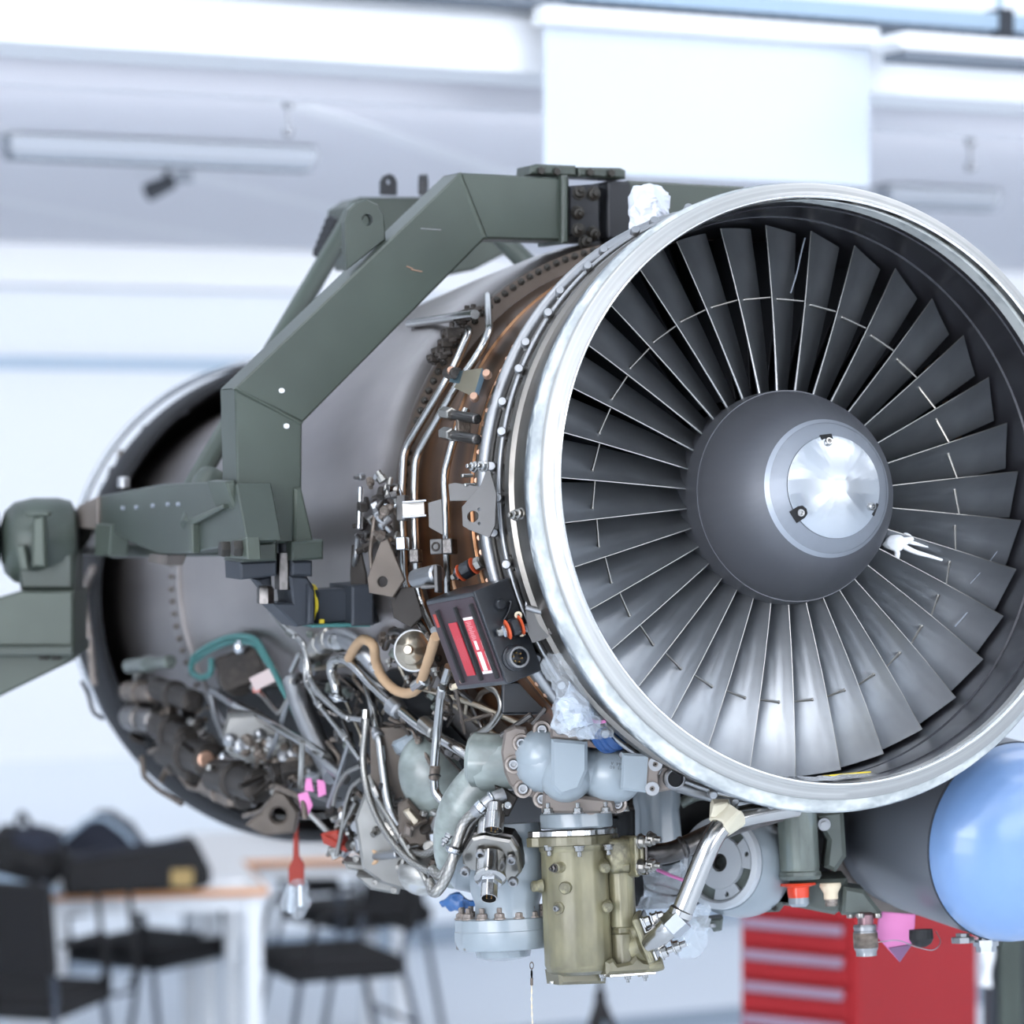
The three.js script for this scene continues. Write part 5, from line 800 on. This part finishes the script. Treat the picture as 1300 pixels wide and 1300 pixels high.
{ // dark burnt accessories inside the rear ring
  const g = sub('rear_accessories', eng), K = .0;
  let ci = 0; const cyl = (x0, y0, x1, y1, w, mat = [M.castDark, M.grime, M.grimeDark, M.darkSteel][ci++ % 4], k = .06) => mesh('actuator', (() => { const p = A(x0, y0, k), q = A(x1, y1, k + .02), dd = q.clone().sub(p), Ln = dd.length(), r = mm(w / 2, x0); return turned([[0, 0], [r * .8, 0], [r, r * .2], [r, Ln * .4], [r * 1.15, Ln * .42], [r * 1.15, Ln * .52], [r * .92, Ln * .54], [r * .92, Ln - r * .2], [r * .6, Ln], [0, Ln]], p, dd, 22); })(), mat, g);
  cyl(164, 846, 216, 840, 18); cyl(163, 878, 198, 880, 26); cyl(200, 874, 246, 890, 30); cyl(166, 910, 200, 914, 34); cyl(204, 920, 240, 940, 40, M.grimeDark); cyl(222, 950, 268, 965, 46, M.grimeDark); cyl(212, 935, 220, 980, 18, M.grime); cyl(252, 962, 262, 964, 22, M.rustBolt, .09); cyl(276, 985, 330, 998, 44, M.grimeDark); cyl(204, 958, 246, 985, 22, M.grimeDark); cyl(262, 998, 300, 1014, 24, M.grime); cyl(306, 990, 310, 1022, 28, M.grimeDark);
  for (const pts of [[[190, 955], [208, 948], [222, 975], [240, 1000], [262, 1004], [290, 1022]], [[180, 960], [182, 985], [200, 1002], [230, 1020]], [[310, 1036], [332, 1030], [350, 1010], [352, 1000], [380, 1012]], [[338, 1000], [352, 998], [384, 1014], [388, 1040]], [[205, 870], [214, 900], [212, 950]]]) runA('line', pts.map(([x, y]) => [x, y, .085]), 7, M.grime, 10, g);
  const fan = A(352, 1026, .04); mesh('cast_bracket', basis(slab([[-.045, -.02], [-.015, -.036], [.03, -.032], [.036, .0], [.015, .03], [-.0, .032], [-.02, .0]], .05, .004, [[.006, -.005, .011]]), CR, CU, CF, fan), M.grime, g);
  for (let i = 0; i < 110; i++) { const t = rnd(), x = 168 + t * 215, lo = x < 200 ? 850 + (x - 168) * .2 : x < 290 ? 856 + (x - 200) * 1.2 : 968, hi = 915 + Math.sqrt(Math.max(0, x - 160)) * 7, y = lo + rnd() * (Math.min(hi, 1044) - lo), s = rr(.6, 1.5), k = i % 4; mesh('fitting', along(k === 0 ? box(.02 * s, .014 * s, .022 * s, .003) : k === 1 ? lathe([[0, 0], [.009 * s, 0], [.009 * s, .014], [.006 * s, .016], [.006 * s, .026], [0, .026]], 8) : k === 2 ? lathe([[0, 0], [.0045, 0], [.0045, .06 * s], [0, .06 * s]], 8) : lathe([[0, 0], [.014 * s, 0], [.014 * s, .006], [.008 * s, .01], [0, .01]], 14), A(x, y, rr(.0, .06)), V(rr(-1, 1), rr(-1, 1), rr(.1, 1))), [M.grimeDark, M.grime, M.darkSteel, M.silverCast, M.grimeDark][i % 5], g); }
  runA('vent_hose', [[104, 866, .1], [112, 880, .1], [118, 905, .1], [130, 912, .1]], 5, M.rubber, 12, g); for (const [x0, y0, x1, y1] of [[100, 720, 112, 800], [112, 800, 120, 870], [104, 760, 118, 720]]) runA('rear_strut', [[x0, y0, .05], [x1, y1, .05]], 9, M.castBare, 5, g);
}
// ---------------------------------------------------------------- right underside: drive disc, canister, tank
{
  const D0 = 4.36, P = (x, y, k = 0) => L(U(x, y, D0 - k)), w = (p) => p * D0 / F, dn = V(0, -1, 0);
  const g = sub('drive_coupling', eng), n = CF.clone().multiplyScalar(.78).addScaledVector(CR, -.6).addScaledVector(CU, .14).normalize(), c = P(912, 1095, .03);
  mesh('housing', turned([[0, -.075], [w(66), -.075], [w(68), -.06], [w(66), -.03], [w(63), -.02], [w(60), -.012], [0, -.012]], c, n, 48), M.castingBlue, g);
  mesh('outer_ring', turned([[w(48), -.012], [w(58), -.012], [w(59), -.006], [w(58), .0], [w(51), .002], [w(48), -.002], [w(48), -.012]], c, n, 56), M.discGrey, g);
  mesh('recess', turned([[0, -.0115], [w(49), -.0115], [w(49), -.010], [0, -.010]], c, n, 48), M.castDark, g);
  const disc = []; const e1 = UP.clone().cross(n).normalize(), e2 = n.clone().cross(e1);
  mesh('disc', turned([[w(11), -.010], [w(33), -.010], [w(34), -.004], [w(33), -.001], [w(12), -.001], [w(11), -.004]], c, n, 48), M.discGrey, g);
  for (let i = 0; i < 4; i++) { const a = i * Pi / 2 + .25, q = c.clone().addScaledVector(e1, cos(a) * w(41)).addScaledVector(e2, sin(a) * w(41)); const arc = []; for (let j = 0; j <= 10; j++) arc.push([w(47) * cos(a - .45 + .09 * j), w(47) * sin(a - .45 + .09 * j)]); for (let j = 10; j >= 0; j--) arc.push([w(33) * cos(a - .45 + .09 * j), w(33) * sin(a - .45 + .09 * j)]); mesh('spoke', basis(slab(arc, .006, .0008, [[w(41) * cos(a), w(41) * sin(a), w(3)]]).translate(0, 0, -.009), e1, e2, n, c), M.discGrey, g); }
  mesh('hub_bore', turned([[0, -.012], [w(11.5), -.012], [w(11.5), -.003], [w(9), -.003], [w(9), -.010], [0, -.010]], c, n, 32), M.darkSteel, g);
  mesh('mount_bracket', basis(slab([[-w(34), w(6)], [w(8), w(10)], [w(6), -w(6)], [-w(4), -w(8)], [-w(8), -w(2)], [-w(30), -w(6)]], .04, .003), CR, CU, CF, P(908, 1170, -.03)), M.castDark, g); for (const [x, y] of [[890, 1177], [904, 1173]]) bolt(g, P(x, y, .015), dn, w(4.5), hexGeo, M.satin);
  const h = sub('accessory_gearbox', eng);
  mesh('outlet_stub', turned([[0, 0], [w(30), 0], [w(30), .02], [w(28), .03], [w(30), .09], [0, .09]], P(833, 1000, .02), dn, 32), M.castingBlue, h);
  mesh('case', merge([basis(box(.30, .16, .14, .02), X, Y, Z, P(930, 1030, -.14)), basis(box(.13, .1, .12, .02), X, Y, Z, P(985, 1095, -.12)), basis(box(.12, .16, .12, .02), X, Y, Z, P(830, 1080, -.12))]), M.dark, h);
  mesh('hose', tube(smooth([P(864, 1020, .0), P(885, 1010, .0), P(915, 1010, .0), P(945, 1025, .0), P(958, 1060, -.03)], 24), w(7), 12), M.castDark, h); for (const [a, b, r] of [[[858, 996], [905, 992], 5], [[860, 1004], [910, 1003], 3], [[868, 986], [900, 985], 6]]) mesh('line', rod(P(...a, .03), P(...b, .05), w(r)), M.satin, h);
  mesh('bolt_strip', basis(slab([[-w(14), w(48)], [w(16), w(48)], [w(10), w(10)], [w(14), -w(34)], [w(34), -w(62)], [w(10), -w(62)], [-w(12), -w(30)], [-w(18), w(6)]], .02, .003), CR, CU, CF, P(978, 1084, -.02)), M.grimeDark, h);
  for (const [x, y] of [[970, 1064], [970, 1086], [980, 1106], [972, 1048]]) bolt(h, P(x, y, .005), CF, w(6), boltGeo, M.darkSteel);
  mesh('sump', basis(slab([[-w(62), w(22)], [w(76), w(24)], [w(80), -w(6)], [w(60), -w(22)], [w(20), -w(14)], [-w(4), -w(10)], [-w(10), -w(18)], [-w(44), -w(20)], [-w(52), -w(8)], [-w(68), -w(4)]], .09, .005).translate(0, 0, -.09), CR, CU, CF, P(1000, 1140, .0)), M.castDark, h);
  for (const [x, y] of [[963, 1153], [983, 1153]]) bolt(h, P(x, y, .002), CF, w(3.5), boltGeo, M.darkBolt);
  const k = sub('canister', eng);
  mesh('body', turned([[0, 0], [w(25), 0], [w(25), .09], [w(24), .094], [w(26), .096], [w(27), .101], [w(24), .106], [0, .106]], P(1011, 1018, .03), dn, 36), M.castDark, k);
  mesh('stencil', basis(new THREE.PlaneGeometry(w(14), w(46)), CR, CU, CF, P(1024, 1080, .062)), new THREE.MeshStandardMaterial({ color: 0x20262a, roughness: .7, transparent: true, alphaMap: printed(64, 192, (x, W, H) => { x.fillStyle = '#000'; x.fillRect(0, 0, W, H); x.fillStyle = '#bbb'; x.translate(W / 2, H / 2); x.rotate(-Pi / 2); x.font = 'bold 24px monospace'; x.textAlign = 'center'; x.fillText('6-A13371', 0, -4); x.font = '18px monospace'; x.fillText('771001', 0, 20); }) }), k);
  mesh('red_plug', turned([[0, 0], [w(22), 0], [w(23), .003], [w(14), .006], [w(13), .02], [0, .02]], P(1013, 1121, .03), dn, 24), phy(0xd8401f, .3, 0, { clearcoat: .4 }), k); mesh('plug_foot', turned([[0, 0], [w(13), 0], [w(13), .009], [w(9), .013], [0, .013]], P(1014, 1139, .03), dn, 20), M.castingBlue, k);
  mesh('ivory_plug', turned([[0, 0], [w(13), 0], [w(14), .004], [w(9), .014], [w(9), .022], [0, .022]], P(1054, 1121, .03), dn, 20), M.ivory, k); mesh('plug_ring', turned([[0, 0], [w(8), 0], [w(8), .01], [0, .01]], P(1055, 1141, .03), dn, 16), M.castBare, k);
  mesh('boss', basis(slab([[-w(22), w(34)], [w(16), w(40)], [w(20), -w(20)], [w(6), -w(40)], [-w(8), -w(34)], [-w(4), w(0)]], .06, .006).translate(0, 0, -.03), CR, CU, CF, P(1052, 1064, .0)), M.castDark, k); mesh('stud', turned([[0, 0], [w(9), 0], [w(8), .006], [w(4.5), .006], [w(4.5), .012], [0, .012]], P(1046, 1046, .03), CF, 20), M.satin, k);
  // big tank
  const t = sub('constant_speed_drive', eng), a = toL(.45, -.06, .89).normalize(), o = L(U(1283, 1068, 4.33)), R0 = .137;
  mesh('barrel', turned([[0, -.235], [R0 * .98, -.235], [R0 * .985, -.225], [R0 * .97, -.22], [R0 * .985, -.20], [R0, -.19], [R0, -.004], [R0 * .992, -.001], [R0 * .992, .003], [0, .003]], o, a, 72), M.tankGrey, t);
  const dome = []; for (let i = 0; i <= 18; i++) { const q = i / 18 * Pi / 2; dome.push([R0 * cos(q) ** .75, .004 + .085 * sin(q)]); } mesh('dome', turned([[R0 * .99, .002], ...dome], o, a, 80), M.blueTank, t);
  mesh('seam', along(new THREE.TorusGeometry(R0 * 1.0, .0016, 6, 80).rotateX(Pi / 2), o.clone().addScaledVector(a, .0015), a), M.slate, t);
  const sc = []; for (let i = 0; i < 120; i++) { const q = i / 120 * 2 * Pi; sc.push([(R0 + .014 + .011 * Math.max(0, cos(q * 11)) ** 2) * cos(q), (R0 + .014 + .011 * Math.max(0, cos(q * 11)) ** 2) * sin(q)]); }
  const b1 = UP.clone().cross(a).normalize(), b2 = a.clone().cross(b1); mesh('scalloped_flange', basis(slab(sc, .012, .002), b1, b2, a, o.clone().addScaledVector(a, -.25)), M.castBare, t);
  const q = sub('quick_coupling', eng), y0 = 1160;
  mesh('block', basis(slab([[-w(22), w(30)], [w(4), w(26)], [w(26), -w(2)], [w(24), -w(8)], [-w(24), -w(6)]], .06, .005).translate(0, 0, -.03), CR, CU, CF, P(1090, 1152, .0)), M.castDark, q);
  for (const [x, k2] of [[1080, .02], [1092, .04], [1114, .03]]) bolt(q, P(x, y0, k2), dn, w(5.5), boltGeo, M.steel);
  mesh('neck', rod(P(1099, 1158, .03), P(1099, 1178, .03), w(10)), std(0x8b6f72, .35, .9), q);
  mesh('knurled_body', turned([[0, 0], [w(14), 0], [w(15), w(3)], [w(14), w(7)], [w(15), w(9)], [w(15), w(30)], [w(13), w(34)], [w(13), w(39)], [0, w(40)]], P(1098, 1174, .03), dn, 30), M.satin, q); mesh('knurl', turned([[w(15), w(10)], [w(15.6), w(11)], [w(15.6), w(28)], [w(15), w(29)]], P(1098, 1174, .03), dn, 24), M.grime, q);
  mesh('drain_nut', turned([[0, 0], [w(9), 0], [w(9), w(4)], [w(15), w(5)], [w(15), w(12)], [0, w(12)]], P(1222, 1185, .03), dn, 8), M.satin, q); mesh('drain_nut', turned([[0, 0], [w(9), 0], [w(9), w(4)], [w(16), w(5)], [w(16), w(13)], [w(13), w(13)], [w(13), w(20)], [0, w(20)]], P(1251, 1188, .03), dn, 6), M.chrome, q);
  mesh('rubber_cap', turned([[0, 0], [w(15), 0], [w(15.5), w(12)], [w(12), w(18)], [w(5), w(22)], [0, w(22)]], P(1169, 1180, .03), dn, 20), M.rubber, q); mesh('cap_wire', tube(smooth([P(1115, 1196, .04), P(1140, 1194, .05), P(1163, 1202, .04), P(1185, 1206, .04), P(1194, 1196, .03), P(1188, 1182, .02)], 30), w(.7), 5), M.satin, q); mesh('cap_knot', crumple(new THREE.IcosahedronGeometry(w(5), 3), .004, 300), M.bright, q);
}
// ---------------------------------------------------------------- loose things on and around the engine
function loose(name, label, cat, p, parts, group) { const g = thing(name, label, cat, p, group); for (const [n, geo, mat] of parts) mesh(n, geo, mat, g); return g; }
const bagGeo = (prof, amp, fr, sd, seg = 22) => crumple(new THREE.LatheGeometry(smooth(prof.map(([r, y]) => V(r, y, 0)), 26).map((p) => new THREE.Vector2(Math.max(p.x, .0005), p.y)), seg), amp, fr, sd);
{
  const D1 = 4.07, q = D1 / F;
  loose('plastic_bag', 'clear crumpled plastic bag taped over a pump port beside the inlet ring', 'plastic bag', U(728, 905, 3.985), [['bag', bagGeo([[.004, -.03], [.026, -.022], [.028, .0], [.024, .02], [.02, .04], [.027, .06], [.03, .073], [.018, .078]], .022, 75, 3).rotateZ(.12), M.plastic], ['fold', bagGeo([[.002, -.02], [.016, -.012], [.02, .01], [.012, .03], [.003, .036]], .018, 120, 9).translate(.003, .0, -.004), M.plasticMilky]]);
  loose('plug_cover', 'blue ribbed protective cap in a zip bag with pink seal behind the clear bag', 'cap', U(764, 925, 4.03), [['cap', along(lathe([[0, 0], [.028, 0], [.029, .006], [.027, .008], [.029, .012], [.027, .015], [.029, .02], [.024, .026], [0, .026]], 28), V(.0, -.006, -.01), V(.7, .3, .5)), std(0x24497c, .45)], ['zip_bag', bagGeo([[.003, -.02], [.02, -.014], [.025, .006], [.02, .03], [.006, .042]], .016, 90, 5).translate(-.008, .008, .02), M.plastic], ['pink_seal', tube(smooth([V(-.022, .017, .03), V(-.004, .012, .042), V(.014, .018, .034), V(.018, .026, .025)], 16), .0024, 8), M.pinkTag]]);
  loose('wrapped_fitting', 'pipe fitting wrapped in white plastic beside the dark post on top', 'plastic wrap', U(824, 270, 4.3), [['wrap', bagGeo([[.006, -.036], [.022, -.03], [.024, -.01], [.027, .012], [.026, .03], [.014, .036], [.002, .035]], .014, 95, 2), M.plasticMilky], ['fitting', merge([rod(V(-.009, -.03, 0), V(-.009, .022, 0), .006), rod(V(.008, -.03, .002), V(.008, .018, .002), .006)]), M.bright], ['tail', bagGeo([[.004, -.012], [.018, -.008], [.016, .004], [.004, .012]], .012, 120, 6).translate(-.014, -.045, 0), M.plasticMilky]]);
  loose('protective_bag', 'loose clear plastic bag tied around the port below the drive disc', 'plastic bag', U(842, 1158, 4.3), [['bag', bagGeo([[.012, -.05], [.04, -.036], [.042, -.01], [.03, .02], [.026, .04], [.02, .062]], .03, 55, 4), M.plastic], ['tie', along(new THREE.TorusGeometry(.026, .002, 6, 24).rotateX(Pi / 2), V(0, .03, 0), V(.2, 1, .1)), M.rubber], ['pink_strip', tube([V(-.01, .062, .03), V(.012, .054, .04), V(.04, .044, .04)], .0024, 6), M.pinkTag]]);
  loose('plastic_scrap', 'torn clear plastic hanging behind the bright hexagon union', 'plastic bag', U(874, 1188, 4.14), [['bag', bagGeo([[.002, -.028], [.012, -.026], [.02, 0], [.018, .024], [.006, .045]], .02, 80, 11).rotateZ(-.3), M.plastic]]);
  loose('blue_wrap', 'small piece of blue plastic behind the lower pump flange', 'plastic wrap', U(582, 1146, 4.3), [['wrap', crumple(new THREE.IcosahedronGeometry(.02, 8).scale(1, .6, .8), .014, 90, 4), phy(0x3f6ea8, .3, 0, { transmission: .3, thickness: 0 })]]);
  loose('warning_streamer', 'red streamer hanging below the engine with a bagged connector on its end', 'streamer', U(376, 1062, 4.95), [['ribbon', slab([[-.004, .0], [.004, .0], [.005, -.03], [.013, -.042], [.013, -.082], [-.011, -.08], [-.012, -.05], [-.005, -.034]], .004, .001), M.red], ['connector', merge([rod(V(-.006, -.075, 0), V(-.008, -.12, 0), .008), rod(V(.007, -.075, 0), V(.008, -.11, .004), .007)]), M.chrome], ['bag', bagGeo([[.003, -.128], [.018, -.115], [.021, -.095], [.014, -.068]], .012, 100, 3), M.plastic], ['cord', rod(V(0, .03, -.01), V(0, -.002, 0), .003), M.red]]);
  loose('pink_flag', 'bright pink ribbon tied in the pipes above the red streamer', 'ribbon', U(394, 1008, 4.62), [['strip', slab([[-.018, .0], [-.004, .004], [.004, -.016], [-.004, -.034], [-.012, -.03]], .003, .0008), M.pinkTag], ['strip', slab([[-.006, .024], [.002, .024], [.006, .004], [-.008, .006]], .003, .0008).translate(0, 0, .006), M.pinkTag], ['strip', slab([[.01, .022], [.022, .02], [.024, .0], [.012, -.004]], .003, .0008).translate(0, 0, .004), M.pinkTag]]);
  loose('red_cover', 'dull red plastic cover at the bottom edge of the pipe tangle', 'cover', U(428, 1066, 4.58), [['cover', basis(slab([[-.018, .01], [.008, .016], [.022, -.008], [.02, -.016], [-.014, -.004]], .03, .003), V(1, 0, .2), V(0, 1, 0), V(-.2, 0, 1), V(0, 0, -.01)), M.red], ['lip', rod(V(-.018, .008, .022), V(.02, -.012, .022), .003), M.red]]);
  loose('pink_tag', 'folded pink plastic tag hanging between the coupling and black cap', 'tag', U(1138, 1188, 4.36), [['tag', slab([[-.026, .022], [-.02, .034], [.026, .03], [.024, -.008], [.004, -.036], [-.028, .0]], .004, .0012), M.pinkTag], ['corner', slab([[-.012, -.016], [.022, -.01], [.004, -.036]], .004, .001).translate(0, 0, .003), std(0x6b4a6c, .4)]]);
  const ch = thing('hanging_chain', 'thin bead chain hanging from the bottom of the grey pump', 'chain', U(674, 1222, 4.15));
  for (let i = 0; i < 2; i++) mesh('link', basis(new THREE.TorusGeometry(.0034, .0008, 6, 14).scale(.7, 1.3, 1), i ? V(.3, 0, 1) : X, UP, i ? V(1, 0, -.3) : Z, V(.001, -.004 - i * .011, 0)), M.grime, ch);
  mesh('snap', rod(V(.001, -.02, 0), V(.001, -.03, 0), .002), M.grime, ch); mesh('cord', tube(smooth([V(.001, -.03, 0), V(.001, -.055, .001), V(.002, -.08, 0)], 24), (t) => .0009 + .0004 * sin(t * 120), 6), M.ivory, ch);
  const white_mark = L(U(1150, 694, 4.0)), zP = (x, y, z) => { const d = rayL(x, y); return EO.clone().addScaledVector(d, (z - EO.z) / d.z); };
  const wr = (v) => v.clone().applyMatrix4(EM), r0 = zP(1150, 694, -.146), base = wr(r0), W3 = (x, y, z = -.146) => wr(zP(x, y, z)).sub(base);
  loose('white_patch', 'torn white patch with two fingers on a fan blade right of the hub', 'white_mark', base, [['white_mark', crumple(merge([new THREE.SphereGeometry(.014, 16, 12).scale(1, .8, .45).translate(...W3(1135, 689).toArray()), new THREE.SphereGeometry(.010, 14, 10).scale(1, .8, .5).translate(...W3(1148, 686).toArray())]), .008, 90, 3), M.paper], ['finger', tube(smooth([W3(1140, 690), W3(1160, 700), W3(1180, 706), W3(1196, 711)], 14), (t) => .0042 - .0026 * t, 8), M.paper], ['finger', tube(smooth([W3(1146, 684), W3(1160, 689), W3(1178, 694)], 12), (t) => .0046 - .003 * t, 8), M.paper], ['finger', tube(smooth([W3(1136, 694), W3(1139, 702), W3(1138, 709)], 8), .004, 8), M.paper]]);  // white patch with ragged streaks on the blade face
  const sh = polar(.3685, -1.50, -.075), sb = sh.clone().applyMatrix4(EM);
  loose('plastic_sheet', 'flat clear plastic packet with yellow label inside the bottom of the inlet', 'packet', sb, [['packet', crumple(new THREE.BoxGeometry(.12, .006, .045, 14, 1, 6), .006, 60, 2).applyQuaternion(EQ), M.plastic], ['label', box(.06, .0015, .02, 0).rotateZ(.04).translate(.012, .005, .0).applyQuaternion(EQ), M.yellow]]);
  const ct = frame.localToWorld(FZ(407, 768, .0)); loose('cable_tie', 'yellow cable tie around the dark trunnion pin', 'cable tie', ct, [['band', along(new THREE.TorusGeometry(.0258, .0022, 6, 32).scale(1, 1, 1.8).rotateX(Pi / 2), V(0, .0, -.04).applyQuaternion(frame.quaternion), FX), M.yellow], ['head', at(box(.008, .008, .008, .002), V(.001, -.024, -.01)), M.yellow]]);
}
renderer.render(scene, camera);
